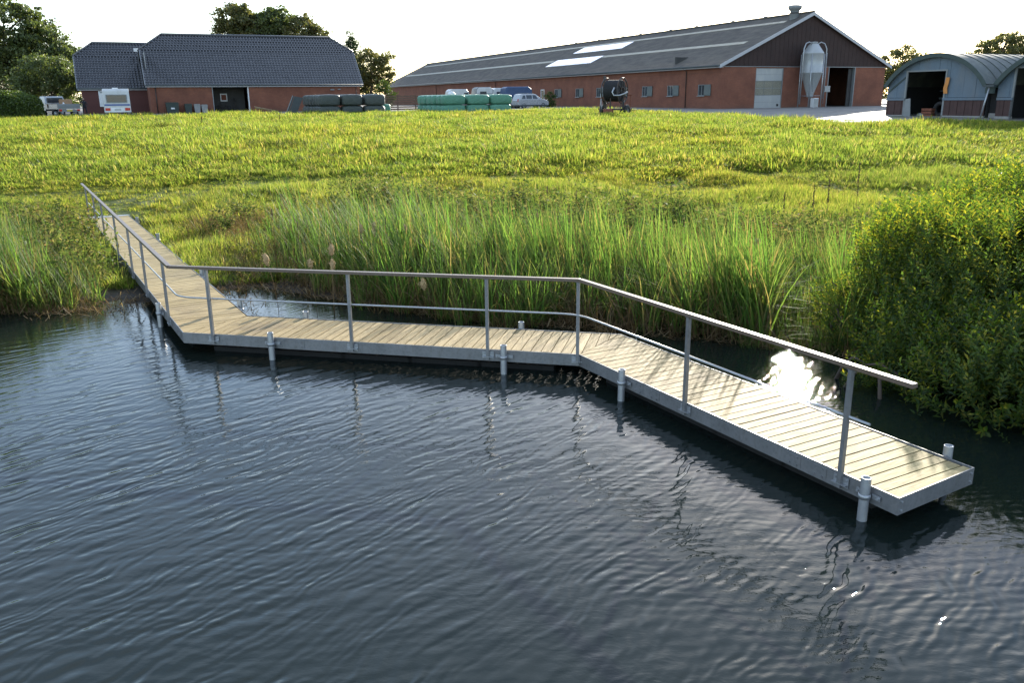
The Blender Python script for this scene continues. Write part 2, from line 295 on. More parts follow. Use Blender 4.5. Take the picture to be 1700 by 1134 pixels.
# ---------------------------------------------------------------- object helpers
COL = SC.collection
def thing(name, label, cat, loc=(0, 0, 0), rz=0., group=None, data=None, kind=None):
    o = bpy.data.objects.new(name, data); COL.objects.link(o); o.location = loc; o.rotation_euler = (0, 0, rz)
    o['label'] = label; o['category'] = cat
    if group: o['group'] = group
    if kind: o['kind'] = kind
    return o
def tag(o, label=None, cat=None, group=None, kind=None):
    for k, v in (('label', label), ('category', cat), ('group', group), ('kind', kind)):
        if v: o[k] = v
    return o
class MB:
    def __init__(s): s.v = []; s.f = []; s.sm = []
    def add(s, V, F, smooth=False):
        n = len(s.v); s.v += [tuple(map(float, p)) for p in V]; s.f += [tuple(i + n for i in f) for f in F]; s.sm += [smooth] * len(F); return s
    def box(s, x0, x1, y0, y1, z0, z1):
        V = [(x, y, z) for z in (z0, z1) for y in (y0, y1) for x in (x0, x1)]
        return s.add(V, [(0, 2, 3, 1), (4, 5, 7, 6), (0, 1, 5, 4), (2, 6, 7, 3), (0, 4, 6, 2), (1, 3, 7, 5)])
    def bar(s, p, q, w, h, up=(0, 0, 1)):
        p = Vector(p); q = Vector(q); d = (q - p).normalized(); up = Vector(up)
        if abs(d.dot(up)) > .98: up = Vector((0, 1, 0))
        a = d.cross(up).normalized(); b = a.cross(d)
        V = [e + a * i * w / 2 + b * j * h / 2 for e in (p, q) for i, j in ((-1, -1), (1, -1), (1, 1), (-1, 1))]
        return s.add(V, [(0, 3, 2, 1), (4, 5, 6, 7), (0, 1, 5, 4), (1, 2, 6, 5), (2, 3, 7, 6), (3, 0, 4, 7)])
    def cyl(s, p, q, r0, r1=None, n=12, caps=True, smooth=True):
        r1 = r0 if r1 is None else r1
        return s.tube([p, q], [r0, r1], n, caps, smooth)
    def tube(s, pts, rad, n=8, caps=True, smooth=True):
        P = [Vector(p) for p in pts]; rad = [rad] * len(P) if isinstance(rad, (int, float)) else rad
        V = []; F = []; a = None
        for i, p in enumerate(P):
            d = (P[min(i + 1, len(P) - 1)] - P[max(i - 1, 0)]).normalized()
            if a is None: a = d.cross(Vector((0, 0, 1)) if abs(d.z) < .9 else Vector((1, 0, 0))).normalized()
            a = (a - d * a.dot(d)).normalized(); b = d.cross(a)
            V += [p + (a * math.cos(2 * math.pi * k / n) + b * math.sin(2 * math.pi * k / n)) * rad[i] for k in range(n)]
        for i in range(len(P) - 1):
            F += [(i * n + k, i * n + (k + 1) % n, (i + 1) * n + (k + 1) % n, (i + 1) * n + k) for k in range(n)]
        s.add(V, F, smooth)
        if caps:
            m0 = len(s.v) - len(V); s.f += [tuple(m0 + k for k in reversed(range(n))), tuple(m0 + (len(P) - 1) * n + k for k in range(n))]; s.sm += [False] * 2
        return s
    def prism(s, pts, y0, y1, axis='y'):
        """closed 2-D outline (x,z) extruded along y (or (y,z) along x, or (x,y) along z)"""
        mk = {'y': lambda a, b, t: (a, t, b), 'x': lambda a, b, t: (t, a, b), 'z': lambda a, b, t: (a, b, t)}[axis]
        n = len(pts); V = [mk(a, b, y0) for a, b in pts] + [mk(a, b, y1) for a, b in pts]
        F = [tuple(range(n)), tuple(reversed(range(n, 2 * n)))] + [(i, n + i, n + (i + 1) % n, (i + 1) % n) for i in range(n)]
        return s.add(V, F)
    def lathe(s, prof, c=(0, 0, 0), n=24):
        V = [(c[0] + r * math.cos(2 * math.pi * k / n), c[1] + r * math.sin(2 * math.pi * k / n), c[2] + z) for r, z in prof for k in range(n)]
        F = [(i * n + k, i * n + (k + 1) % n, (i + 1) * n + (k + 1) % n, (i + 1) * n + k) for i in range(len(prof) - 1) for k in range(n)]
        return s.add(V, F, True)
    def torus(s, c, R0, r, ax='x', n=24, k=8):
        pts = []
        for i in range(n + 1):
            t = 2 * math.pi * i / n; a, b = R0 * math.cos(t), R0 * math.sin(t)
            pts.append({'x': (c[0], c[1] + a, c[2] + b), 'y': (c[0] + a, c[1], c[2] + b), 'z': (c[0] + a, c[1] + b, c[2])}[ax])
        return s.tube(pts, r, k, False)
    def mesh(s, name, mat):
        me = bpy.data.meshes.new(name); me.from_pydata(s.v, [], s.f); me.materials.append(mat)
        me.polygons.foreach_set('use_smooth', s.sm); me.update(); return me
    def build(s, name, mat, parent=None, loc=None, rz=None, fix=True):
        me = s.mesh(name, mat)
        if fix:
            import bmesh
            bm = bmesh.new(); bm.from_mesh(me); bmesh.ops.recalc_face_normals(bm, faces=bm.faces); bm.to_mesh(me); bm.free()
        o = bpy.data.objects.new(name, me); COL.objects.link(o)
        if parent: o.parent = parent
        if loc: o.location = loc
        if rz is not None: o.rotation_euler = (0, 0, rz)
        return o
def npmesh(name, V, F, mat, smooth=False):
    V = np.asarray(V, np.float32); F = np.asarray(F, np.int32); k = F.shape[1]
    me = bpy.data.meshes.new(name); me.vertices.add(len(V)); me.vertices.foreach_set('co', V.ravel())
    me.loops.add(F.size); me.loops.foreach_set('vertex_index', F.ravel())
    me.polygons.add(len(F)); me.polygons.foreach_set('loop_start', np.arange(0, F.size, k, dtype=np.int32))
    me.polygons.foreach_set('loop_total', np.full(len(F), k, np.int32))
    me.polygons.foreach_set('use_smooth', np.full(len(F), smooth)); me.materials.append(mat); me.update(calc_edges=True); return me
def link(name, me, parent=None):
    o = bpy.data.objects.new(name, me); COL.objects.link(o)
    if parent: o.parent = parent
    return o
def share(o, parent, loc=None, rz=None):
    c = o.copy(); COL.objects.link(c); c.parent = parent
    if loc is not None: c.location = loc
    if rz is not None: c.rotation_euler = (0, 0, rz)
    return c
def copy_tree(o, parent=None, label=None):
    c = o.copy(); COL.objects.link(c); c.parent = parent
    if label: c['label'] = label
    for ch in [x for x in bpy.data.objects if x.parent == o]: copy_tree(ch, c)
    return c

# ---------------------------------------------------------------- land form
_T = np.random.default_rng(3).random((256, 256))
def vn(x, y):
    xi = np.floor(x).astype(int); yi = np.floor(y).astype(int); fx = x - xi; fy = y - yi
    fx = fx * fx * (3 - 2 * fx); fy = fy * fy * (3 - 2 * fy); g = lambda a, b: _T[a & 255, b & 255]
    return (g(xi, yi) * (1 - fx) + g(xi + 1, yi) * fx) * (1 - fy) + (g(xi, yi + 1) * (1 - fx) + g(xi + 1, yi + 1) * fx) * fy - .5
A = [(-13.85, 27.866), (-5.417, 13.393), (.991, 11.926), (3.616, 7.201)]
B = [(-12.891, 28.536), (-4.677, 14.502), (1.735, 13.023), (4.673, 7.86)]
ZD = .343
SHX = [-400, -60, -30, -12, -9, -7, -5.6, -4, -1.75, 0, 2.6, 4.5, 6, 9, 14, 30, 400]
SHY = [22, 19, 17.2, 16.6, 16.2, 17.2, 18.3, 17.4, 16.0, 15.2, 14.2, 13.4, 12.4, 10.9, 9.8, 8, 8]
PY = [10, 15.5, 17, 22, 28, 34, 40, 50, 57, 70, 81, 100, 150, 400, 2500]
PZ = [.0, .02, .06, .17, .31, .86, 1.4, 2.15, 2.38, 2.64, 2.8, 2.85, 2.9, 3.0, 3.2]
def seg_coords(x, y):
    """along / across the first run of the boardwalk; across grows to the camera's right"""
    p = np.array(A[1]); d = np.array(A[0]) - p; L = np.hypot(*d); d = d / L; nrm = np.array([d[1], -d[0]])
    return (x - p[0]) * d[0] + (y - p[1]) * d[1], (x - p[0]) * nrm[0] + (y - p[1]) * nrm[1], L
def height(x, y, rough=True):
    x = np.asarray(x, float); y = np.asarray(y, float)
    z = np.interp(y, PY, PZ); s = y - np.interp(x, SHX, SHY)
    z = z + np.where(s < 0, np.maximum(s * .28, -.7), 0) - np.exp(-np.maximum(s, 0) / .6) * .06
    al, ac, L = seg_coords(x, y)
    ch = np.exp(-((ac - 1.9) / .75) ** 2) * (np.clip((3.6 - al) / 1.5, 0, 1) + .85 * np.exp(-((al - 10.6) / 1.2) ** 2) + .24 * np.clip((L - 1 - al) / 2, 0, 1))
    ch = ch + np.exp(-((ac + .5) / .9) ** 2) * (.7 * np.clip((3.4 - al) / 1.5, 0, 1) + .12 * np.clip((L - 3 - al) / 2, 0, 1))
    z = z - ch * .26 * (y > 12)
    if rough:
        am = np.clip((s + 1) / 3, 0, 1) * np.clip((90 - y) / 15, 0, 1)
        z = z + am * (vn(x * .9, y * .9) * .07 + vn(x * 2.3 + 9, y * 2.3) * .05 + vn(x * .25, y * .25) * .08 * np.clip((y - 22) / 8, 0, 1))
    under = (ac > -.35) & (ac < 1.55) & (al > -2) & (al < L + .15)
    return np.where(under, np.minimum(z, .13 + .2 * np.clip((al - L + .6) / .8, 0, 1)), z)
# yard front edge (world), beyond it no field grass
YX = [-400, -46.7, -22.9, -5, .6, 6, 11.7, 15.6, 17.7, 21.4, 25, 29.4, 45, 400]
YY = [70, 75, 78, 80, 82, 81, 77, 66, 55.5, 52, 52, 51.5, 48, 47]
def grid(xs, ys, fz, name, mat):
    X, Y = np.meshgrid(xs, ys); Z = fz(X, Y); V = np.stack([X, Y, Z], -1).reshape(-1, 3)
    nx = len(xs); i = np.arange(len(ys) - 1)[:, None] * nx + np.arange(nx - 1)[None]; i = i.ravel()
    return npmesh(name, V, np.stack([i, i + 1, i + nx + 1, i + nx], 1), mat, True)
xs = np.concatenate([np.linspace(-2500, -120, 10), np.linspace(-110, -32, 24), np.arange(-30, 30, .25), np.linspace(32, 110, 24), np.linspace(120, 2500, 10)])
ys = np.concatenate([[-60, -20, 0, 6], np.arange(8, 52, .25), np.arange(52.5, 92, .7), np.linspace(94, 160, 14), [200, 260, 400, 700, 1200, 2500]])
gnd = link('ground', grid(xs, ys, lambda x, y: height(x, y), 'ground', M['ground'])); tag(gnd, kind='structure')
# yard
uu = np.concatenate([np.linspace(-200, -60, 8), np.arange(-58, 60, 1.5), np.linspace(62, 200, 8)])
rows = []
for t in np.linspace(0, 1, 26) ** 1.5:
    f0 = np.interp(uu, YX, YY) + vn(uu * .8, uu * 0) * .8; yy = f0 + (230 - f0) * t
    rows.append(np.stack([uu, yy, height(uu, yy) + .03 + .05 * min(1, t * 8)], -1))
Vy = np.concatenate(rows); nx = len(uu); i = (np.arange(25)[:, None] * nx + np.arange(nx - 1)[None]).ravel()
tag(link('farm_yard', npmesh('farm_yard', Vy, np.stack([i, i + 1, i + nx + 1, i + nx], 1), M['yard'], True)), kind='structure')

# water: swell built from summed wave trains, finer ripple in the material
wx = np.concatenate([np.linspace(-70, -12.5, 14), np.arange(-12, -6, .05), np.arange(-6, 6.5, .034), np.linspace(6.6, 10, 40), np.linspace(11, 70, 10)])
wy = np.concatenate([np.linspace(-60, 1, 10), np.arange(1.5, 15, .034), np.arange(15, 19, .1), np.arange(19.2, 30, .4)])
def waves(X, Y):
    Z = np.zeros_like(X); rr = np.random.default_rng(11)
    fade = np.clip((15 + X) / 2, 0, 1) * np.clip((10 - X) / 2, 0, 1) * np.clip((Y + 1) / 2, 0, 1)
    al, ac, L = seg_coords(X, Y)
    lee = 1 / (1 + np.exp((Y - np.interp(X, [-14, -5.4, 1, 3.6, 5, 9], [19, 13.2, 11.9, 7.5, 6.6, 6])) * 2.2))
    ang0 = R(118) - X * R(2.2) + (Y - 8) * R(1.2)
    org = 1 / (1 + np.exp((X - 1.0) * .9))
    for k in range(34):
        lam = rr.uniform(.16, .32); da = rr.normal(0, .20); ph = rr.uniform(0, 6.28); sl = .0135 * rr.uniform(.5, 1.3)
        a = R(129) + da; K = 2 * math.pi / lam
        Z += sl / K * np.sin(K * (X * math.cos(a) + Y * math.sin(a)) + ph + 1.3 * vn(X * .5 + k, Y * .5)) * (.35 + .65 * org)
    for k in range(26):
        lam = rr.uniform(.2, .6); a = rr.uniform(0, 6.28); ph = rr.uniform(0, 6.28); K = 2 * math.pi / lam
        Z += .0045 * rr.uniform(.5, 1.3) / K * np.sin(K * (X * math.cos(a) + Y * math.sin(a)) + ph + 2 * vn(X * .3 + k, Y * .3))
    return Z * fade * (.5 + .5 * lee) * np.clip(1.35 - .06 * Y, .6, 1) * np.where(X < 2, 1.05, .85 + .25 * np.clip((4 - X) / 2, 0, 1))
wat = link('water', grid(wx, wy, waves, 'water', M['water'])); tag(wat, kind='structure')

# ---------------------------------------------------------------- boardwalk
board = thing('boardwalk', 'long zigzag floating boardwalk of pale planks in grey steel edging with wooden handrail', 'boardwalk')
PITCHW = .1535
def clip(poly, a, b, c):     # keep a*x+b*y<=c
    out = []
    for i in range(len(poly)):
        p, q = poly[i], poly[(i + 1) % len(poly)]; dp = a * p[0] + b * p[1] - c; dq = a * q[0] + b * q[1] - c
        if dp <= 0: out.append(p)
        if dp * dq < 0: t = dp / (dp - dq); out.append((p[0] + t * (q[0] - p[0]), p[1] + t * (q[1] - p[1])))
    return out
full_plank = None
for s in range(3):
    ax, ay = A[s]; bx, by = A[s + 1]; L = math.hypot(bx - ax, by - ay); d = ((bx - ax) / L, (by - ay) / L); n = (-d[1], d[0]); ang = math.atan2(d[1], d[0])
    loc = lambda p: ((p[0] - ax) * d[0] + (p[1] - ay) * d[1], (p[0] - ax) * n[0] + (p[1] - ay) * n[1])
    quad = [loc(A[s]), loc(A[s + 1]), loc(B[s + 1]), loc(B[s])]
    w_ = (quad[2][1] + quad[3][1]) / 2; ins = .012
    xmin = min(q[0] for q in quad); xmax = max(q[0] for q in quad); k0 = int(math.floor(xmin / PITCHW)); k1 = int(math.ceil(xmax / PITCHW))
    for k in range(k0, k1):
        x0, x1 = k * PITCHW + .006, (k + 1) * PITCHW - .007
        if s == 2: x0 += (L % PITCHW) ; x1 += (L % PITCHW)
        rect = [(x0, ins), (x1, ins), (x1, w_ - ins), (x0, w_ - ins)]; pc = rect
        for (p, q) in ((quad[3], quad[0]), (quad[1], quad[2])):      # the two ends / mitre lines
            ex, ey = q[0] - p[0], q[1] - p[1]; l = math.hypot(ex, ey); a_, b_ = ey / l, -ex / l
            pc = clip(pc, a_, b_, a_ * p[0] + b_ * p[1] - .006)
        if len(pc) < 3: continue
        ar = abs(sum(pc[i][0] * pc[(i + 1) % len(pc)][1] - pc[(i + 1) % len(pc)][0] * pc[i][1] for i in range(len(pc)))) / 2
        if ar < .004: continue
        cx, cy = (x0 + x1) / 2, w_ / 2
        wp = (ax + d[0] * cx + n[0] * cy, ay + d[1] * cx + n[1] * cy, ZD - .03 + random.uniform(-.0025, .0025))
        if abs(ar - (x1 - x0) * (w_ - 2 * ins)) < 1e-4:
            if full_plank is None:
                full_plank = MB().prism([(x - cx, y - cy) for x, y in [(x0 + .003, ins), (x1 - .003, ins), (x1 - .003, w_ - ins), (x0 + .003, w_ - ins)]], .029, .0305, 'z').box(x0 - cx, x1 - cx, ins - cy, w_ - ins - cy, 0, .029).build('plank', M['plank'], board, wp, ang)
            else: share(full_plank, board, wp, ang + random.uniform(-.0015, .0015))
        else:
            MB().prism([(x - cx, y - cy) for x, y in pc], 0, .03, 'z').build('plank', M['plank'], board, wp, ang)
    # edging channels with a top lip
    def edge(p, q, side):
        ex, ey = q[0] - p[0], q[1] - p[1]; l = math.hypot(ex, ey); ex /= l; ey /= l; nx_, ny_ = -ey * side, ex * side
        o = MB(); P = lambda t, u: (p[0] + ex * t + nx_ * u, p[1] + ey * t + ny_ * u)
        for u0, u1, z0, z1 in ((0, -.012, .168, ZD + .006), (-.0125, -.05, ZD - .036, ZD - .032), (-.0125, -.05, .168, .174)):
            V = [(*P(t, u), z) for z in (z0, z1) for t, u in ((0, u0), (l, u0), (l, u1), (0, u1))]
            o.add(V, [(0, 3, 2, 1), (4, 5, 6, 7), (0, 1, 5, 4), (1, 2, 6, 5), (2, 3, 7, 6), (3, 0, 4, 7)])
        return o.build('side_board', M['steel'], board)
    edge(A[s], A[s + 1], -1); edge(B[s], B[s + 1], 1)
    # splice plates with bolt heads on the camera side
    npl = max(1, int(L / 2.6))
    for j in range(npl):
        t = L * (j + .5) / npl + .25
        if j == npl - 1 and s < 2: t = L - .45
        base = (ax + d[0] * t - n[0] * .003, ay + d[1] * t - n[1] * .003)
        for du in (-.17, .17):
            o = MB(); o.bar((base[0] + d[0] * (du - .1), base[1] + d[1] * (du - .1), .255), (base[0] + d[0] * (du + .1), base[1] + d[1] * (du + .1), .255), .004, .13)
            for dz in (-.042, .042):
                for dd in (-.05, .05):
                    c = (base[0] + d[0] * (du + dd) - n[0] * .003, base[1] + d[1] * (du + dd) - n[1] * .003, .255 + dz)
                    o.cyl(c, (c[0] - n[0] * .012, c[1] - n[1] * .012, c[2]), .011, n=6, smooth=False)
            o.build('splice_plate', M['steel'], board)
    # floats and inner frame below
    nf = int(L / 1.25)
    for j in range(nf):
        t = .45 + (j + .5) * (L - .9) / nf
        c = (ax + d[0] * t + n[0] * .6, ay + d[1] * t + n[1] * .6)
        p = (c[0] - d[0] * .6, c[1] - d[1] * .6, -.06); q = (c[0] + d[0] * .6, c[1] + d[1] * .6, -.06)
        MB().bar(p, q, .8, .27).build('float', M['float'], board)
# end caps
o = MB(); V = [(A[3][0], A[3][1]), (B[3][0], B[3][1])]
e = Vector((V[1][0] - V[0][0], V[1][1] - V[0][1], 0)).normalized()
o.bar((V[0][0] + e.y * .006, V[0][1] - e.x * .006, (.168 + ZD + .006) / 2), (V[1][0] + e.y * .006, V[1][1] - e.x * .006, (.168 + ZD + .006) / 2), .012, ZD + .006 - .168)
o.build('end_board', M['steel'], board)
o = MB(); 
for pt in (A[3], B[3]):
    for dz in (.21, .30):
        c = (pt[0] + e.x * (.05 if pt is A[3] else -.05) + e.y * .012, pt[1] + e.y * (.05 if pt is A[3] else -.05) - e.x * .012, dz)
        o.cyl(c, (c[0] + e.y * .012, c[1] - e.x * .012, dz), .012, n=6, smooth=False)
o.build('end_bolts', M['tube'], board)
e0 = Vector((B[0][0] - A[0][0], B[0][1] - A[0][1], 0)).normalized(); dd0 = Vector((-.5035, .864, 0))
pm = (Vector((A[0][0], A[0][1], ZD + .006)) + dd0 * .12)
MB().bar(pm - e0 * .02, pm + e0 * 1.2, .42, .008).build('threshold_plate', M['tube'], board)
# posts
PB = [(-14.05, 28.25), (-12.55, 25.6), (-11.35, 23.53), (-9.78, 20.83), (-8.43, 18.5), (-7.36, 16.67), (-6.02, 14.4), (-4.86, 13.27), (-2.5, 12.73), (-.36, 12.24), (.99, 11.91), (2.145, 9.82), (3.29, 7.75)]
POSTS = []
for (x, y) in PB:
    # snap on the outer face of its run
    best = None
    for s in range(3):
        ax, ay = A[s]; bx, by = A[s + 1]; L = math.hypot(bx - ax, by - ay); t = ((x - ax) * (bx - ax) + (y - ay) * (by - ay)) / L
        t = min(max(t, .05), L - .02); d = ((bx - ax) / L, (by - ay) / L); px, py = ax + d[0] * t, ay + d[1] * t; ds = math.hypot(x - px, y - py)
        if best is None or ds < best[0]: best = (ds, px, py, d, s)
    _, px, py, d, s = best; n = (d[1], -d[0])
    n = (n[0], n[1]); POSTS.append((px + n[0] * .032, py + n[1] * .032, d, n, s))
def railz(x): return float(np.interp(x, [-14.3, -5.5, 1, 3.8], [1.36, 1.435, 1.455, 1.45]))
for (x, y, d, n, s) in POSTS:
    zt = railz(x) - .002
    MB().bar((x, y, .2), (x, y, zt), .045, .045, (d[0], d[1], 0)).bar((x - d[0] * .04, y - d[1] * .04, zt - .004), (x + d[0] * .04, y + d[1] * .04, zt - .004), .05, .006).build('post', M['steel'], board)
    o = MB(); o.bar((x - d[0] * .085, y - d[1] * .085, .245), (x + d[0] * .085, y + d[1] * .085, .245), .055, .008)
    o.bar((x - d[0] * .09 + n[0] * -.02, y - d[1] * .09 + n[1] * -.02, .265), (x + d[0] * .09 + n[0] * -.02, y + d[1] * .09 + n[1] * -.02, .265), .008, .11)
    for du in (-.065, .065):
        for dz in (.235, .295):
            c = (x + d[0] * du - n[0] * .015, y + d[1] * du - n[1] * .015, dz); o.cyl(c, (c[0] + n[0] * .014, c[1] + n[1] * .014, dz), .010, n=6, smooth=False)
    o.build('post_bracket', M['tube'], board)
RP = [(-14.4, 28.72), (-5.485, 13.33), (.985, 11.88), (3.62, 7.16)]
for s in range(3):
    p, q = RP[s], RP[s + 1]; hz = .0
    d = Vector((q[0] - p[0], q[1] - p[1], railz(q[0]) - railz(p[0]))).normalized()
    o = MB(); a = Vector((p[0], p[1], railz(p[0]) + .024)); b = Vector((q[0], q[1], railz(q[0]) + .024))
    nseg = 4
    o.bar(a + d * (.012 if s else 0), b - d * .0, .075, .046); r_ = o.build('handrail', M['rail'], board)
    bv = r_.modifiers.new('bevel', 'BEVEL'); bv.width = .005; bv.segments = 2
mr = [(-14.1, 28.45, .79), (-14.0, 28.2, .80)]
c1 = Vector((-5.43, 13.42, .94)); c2 = Vector((.98, 11.92, .96)); st = Vector((-14.0, 28.2, .80)); en = Vector((3.33, 7.68, .96)); en2 = en + (en - c2).normalized() * .18
def fillet(p, c, q, r=.28, n=6):
    a = c + (p - c).normalized() * r; b = c + (q - c).normalized() * r
    return [a.lerp(c, t).lerp(c.lerp(b, t), t) for t in [i / n for i in range(n + 1)]]
path = [st] + fillet(st, c1, c2) + fillet(c1, c2, en2) + [en2]
MB().tube([tuple(p) for p in path], .0135, 10).build('middle_rail', M['tube'], board)
# lost wire hooks under the mid tube at the sunlit stretch
o = MB()
for t in (.28, .5, .74):
    c = c2.lerp(en, t); o.tube([(c.x, c.y, c.z), (c.x + .01, c.y, c.z - .05), (c.x + .05, c.y - .01, c.z - .09)], .003, 5)
o.build('wire_tie', M['tube'], board)
# mooring piles through clamps
PILES = [(-6.48, 15.1, 'front', 'beside the narrow run near the reeds'), (-3.86, 12.93, 'front', 'left end of the middle run, water side'), (-.14, 12.06, 'front', 'right half of the middle run, water side'),
         (1.45, 10.86, 'front', 'water side just past the second bend'), (3.38, 7.42, 'front', 'nearest the camera at the free end'),
         (-12.06, 27.23, 'back', 'by the landing plate on the bank side'), (-9.85, 23.67, 'back', 'beside the small bank puddle'), (-6.95, 18.3, 'back', 'behind the narrow run midway'),
         (-5.12, 15.28, 'back', 'behind the first bend'), (-3.6, 14.38, 'back', 'reed side of the middle run near the first bend'), (.15, 13.44, 'back', 'reed side before the second bend'), (4.51, 8.15, 'back', 'under the willow at the free end')]
for (x, y, side, wh) in PILES:
    best = None
    E_ = A if side == 'front' else B
    for s in range(3):
        ax, ay = E_[s]; bx, by = E_[s + 1]; L = math.hypot(bx - ax, by - ay); d = ((bx - ax) / L, (by - ay) / L); t = (x - ax) * d[0] + (y - ay) * d[1]
        t = min(max(t, .1), L - .1); qx, qy = ax + d[0] * t, ay + d[1] * t; ds = math.hypot(x - qx, y - qy)
        if best is None or ds < best[0]: best = (ds, qx, qy, d)
    _, qx, qy, d = best; sg = 1 if side == 'front' else -1; n = (d[1] * sg, -d[0] * sg)
    px, py = qx + n[0] * .075, qy + n[1] * .075
    pile = thing('mooring_pile', 'grey steel tube pile ' + wh, 'mooring pile', (px, py, 0), 0, 'tube piles the boardwalk is clamped to')
    prof = [(.048, -.9), (.048, .445), (.0475, .45), (.040, .45), (.0395, .2)]
    MB().lathe(prof, n=18).build('tube', M['tube'], pile, fix=False)
    cl = MB(); cl.lathe([(.053, .235), (.058, .235), (.058, .285), (.053, .285)], (px, py, 0), 18)
    for du in (-.10, .10): cl.bar((px - n[0] * .055 + d[0] * du * .45, py - n[1] * .055 + d[1] * du * .45, .26), (px - n[0] * .055 + d[0] * du * 1.35, py - n[1] * .055 + d[1] * du * 1.35, .26), .012, .05)
    for du in (-.115, .115):
        c = (px - n[0] * .05 + d[0] * du, py - n[1] * .05 + d[1] * du, .26); cl.cyl(c, (c[0] + n[0] * .025, c[1] + n[1] * .025, .26), .012, n=6, smooth=False)
    cl.build('pipe_clamp', M['tube'], board)
# ---------------------------------------------------------------- milking barn
def frame(ox, oy, oz, th): return (ox, oy, oz), th
BW, BL, BHE, BHR = 19.83, 121.8, 4.09, 8.66
barn = thing('barn', 'very long low red brick barn with grey roof and open doorway in its gable', 'barn', (19.5, 81.3, 2.8), .395)
WT = .3
# long side wall with window openings, door opening
wins = [34.3, 28.3, 22.9, 17.9, 12.65, 7.75, 2.4]
o = MB(); ops = sorted([(c + .05, c + 1.1, 1.27, 2.28) for c in wins] + [(38.6, 39.7, 0., 2.3)])
def wall_with_openings(o, L, Ht, ops, thick, axis='y', off=0.):
    """solid wall from 0..L, Ht high, pieces butted round the openings"""
    def bx(a, b, z0, z1):
        if b - a > .001 and z1 - z0 > .001:
            if axis == 'y': o.box(off, off + thick, a, b, z0, z1)
            else: o.box(a, b, off, off + thick, z0, z1)
    t = 0
    for a, b, z0, z1 in ops:
        bx(t, a, -.3, Ht); bx(a, b, -.3, z0); bx(a, b, z1, Ht); t = b
    bx(t, L, -.3, Ht)
wall_with_openings(o, BL, BHE - .02, ops, WT); o.build('side_wall', M['brick'], barn, fix=False)
o = MB(); wall_with_openings(o, BW - 2 * WT, 3.85, [(3.92 - WT, 7.15 - WT, -.3, 3.72), (12.64 - WT, 15.9 - WT, -.3, 3.8)], WT, 'x'); o.build('gable_wall', M['brick'], barn, loc=(WT, 0, 0), fix=False)
MB().box(BW - WT, BW, 0, BL, -.3, BHE - .02).build('far_side_wall', M['brick'], barn)
MB().prism([(WT, -.3), (BW - WT, -.3), (BW - WT, BHE), (BW / 2, BHR - .15), (WT, BHE)], BL - WT, BL).build('end_wall', M['brick'], barn)
MB().prism([(.02, 3.86), (BW - .02, 3.86), (BW - .02, BHE), (BW / 2, BHR - .12), (.02, BHE)], -.03, WT - .04).build('gable_cladding', M['cladding'], barn)
o = MB()
for k in range(1, 40):
    x = k * BW / 40; zt = BHE + (BHR - .15 - BHE) * (1 - abs(x - BW / 2) / (BW / 2))
    o.box(x - .012, x + .012, -.045, -.03, 3.9, zt - .05)
tag(o.build('cladding_battens', M['cladding'], barn), kind='stuff')
MB().box(0, BW, -.06, -.0305, 3.80, 3.86).build('wall_plate', M['greytrim'], barn)
MB().box(-.02, -.001, 0, BL, 3.3, 3.36).build('brick_string_course', M['brick2'], barn)
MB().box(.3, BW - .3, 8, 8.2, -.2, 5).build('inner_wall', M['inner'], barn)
# roof slopes
OV = .45; sl = (BHR - BHE) / (BW / 2); c_ = math.hypot(1, sl)
def slope(name, side, f0, f1, y0, y1, lift, th, mat, parent=barn):
    """piece of roof between fractions f0..f1 of the slope"""
    P = lambda f, y, l: ((BW / 2) * f if side > 0 else BW - (BW / 2) * f, y, BHE + (BHR - BHE) * f + l)
    V = [P(f, y, l) for l in (lift, lift + th) for (f, y) in ((f0, y0), (f1, y0), (f1, y1), (f0, y1))]
    return MB().add(V, [(0, 3, 2, 1), (4, 5, 6, 7), (0, 1, 5, 4), (1, 2, 6, 5), (2, 3, 7, 6), (3, 0, 4, 7)]).build(name, mat, parent)
fo = -OV / (BW / 2)
slope('roof', 1, fo, 1, -.35, BL + .3, .0, .09, M['barnroof']); slope('roof', -1, fo, 1, -.35, BL + .3, .0, .09, M['barnroof'])
o = MB()
for k in range(9):
    f = (k + .02) / 9
    x = BW / 2 * f; z = BHE + (BHR - BHE) * f
    o.add([(x, -.35, z + .092), (x + .01, -.35, z + .098), (x + .01, BL + .3, z + .098), (x, BL + .3, z + .092)], [(0, 1, 2, 3)])
tag(o.build('sheet_laps', M['barnroof'], barn), kind='stuff')
sky_lights = []
for f0, f1, ys in ((.81, .855, 1.6), (.385, .44, 2.0)):
    y = ys
    while y < BL - 4:
        if not (f0 < .5 and 29.9 < y < 44) and not (f0 < .5 and 12.5 > y > 12): slope('skylight_sheet', 1, f0, f1, y, y + 1.02, .095, .02, M['skylight'])
        y += 1.06
for f0, f1, y0, y1 in ((.24, .43, 30.2, 43.4), (.615, .79, 29.0, 42.3)):
    n = 6
    for k in range(n):
        a = y0 + (y1 - y0) * k / n; slope('solar_panel', 1, f0, f1, a, a + (y1 - y0) / n - .03, .11, .05, M['glarepanel'])
MB().tube([(BW / 2, -.36, BHR + .09), (BW / 2, BL + .3, BHR + .09)], .13, 8).build('ridge_cap', M['barnroof'], barn)
for y in (6.7, 12, 18.7, 24.1, 31, 35.4, 42, 49):
    MB().lathe([(.14, 0), (.14, .08), (.2, .1), (.2, .15), (.05, .2), (.0, .2)], n=10).build('ridge_vent', M['greytrim'], barn, loc=(BW / 2, y, BHR + .12), fix=False)
ch = MB().lathe([(.42, -1.), (.42, .35), (.5, .4), (.62, .55), (.66, .7), (.6, .82), (.45, .88), (.44, .7)], n=18).build('roof_chimney', M['greytrim'], barn, loc=(9.0, 1.3, BHR - .05), fix=False)
MB().lathe([(.45, .1), (.47, .12), (.47, .16), (.45, .18)], n=18).build('band', M['darksteel'], ch, fix=False)
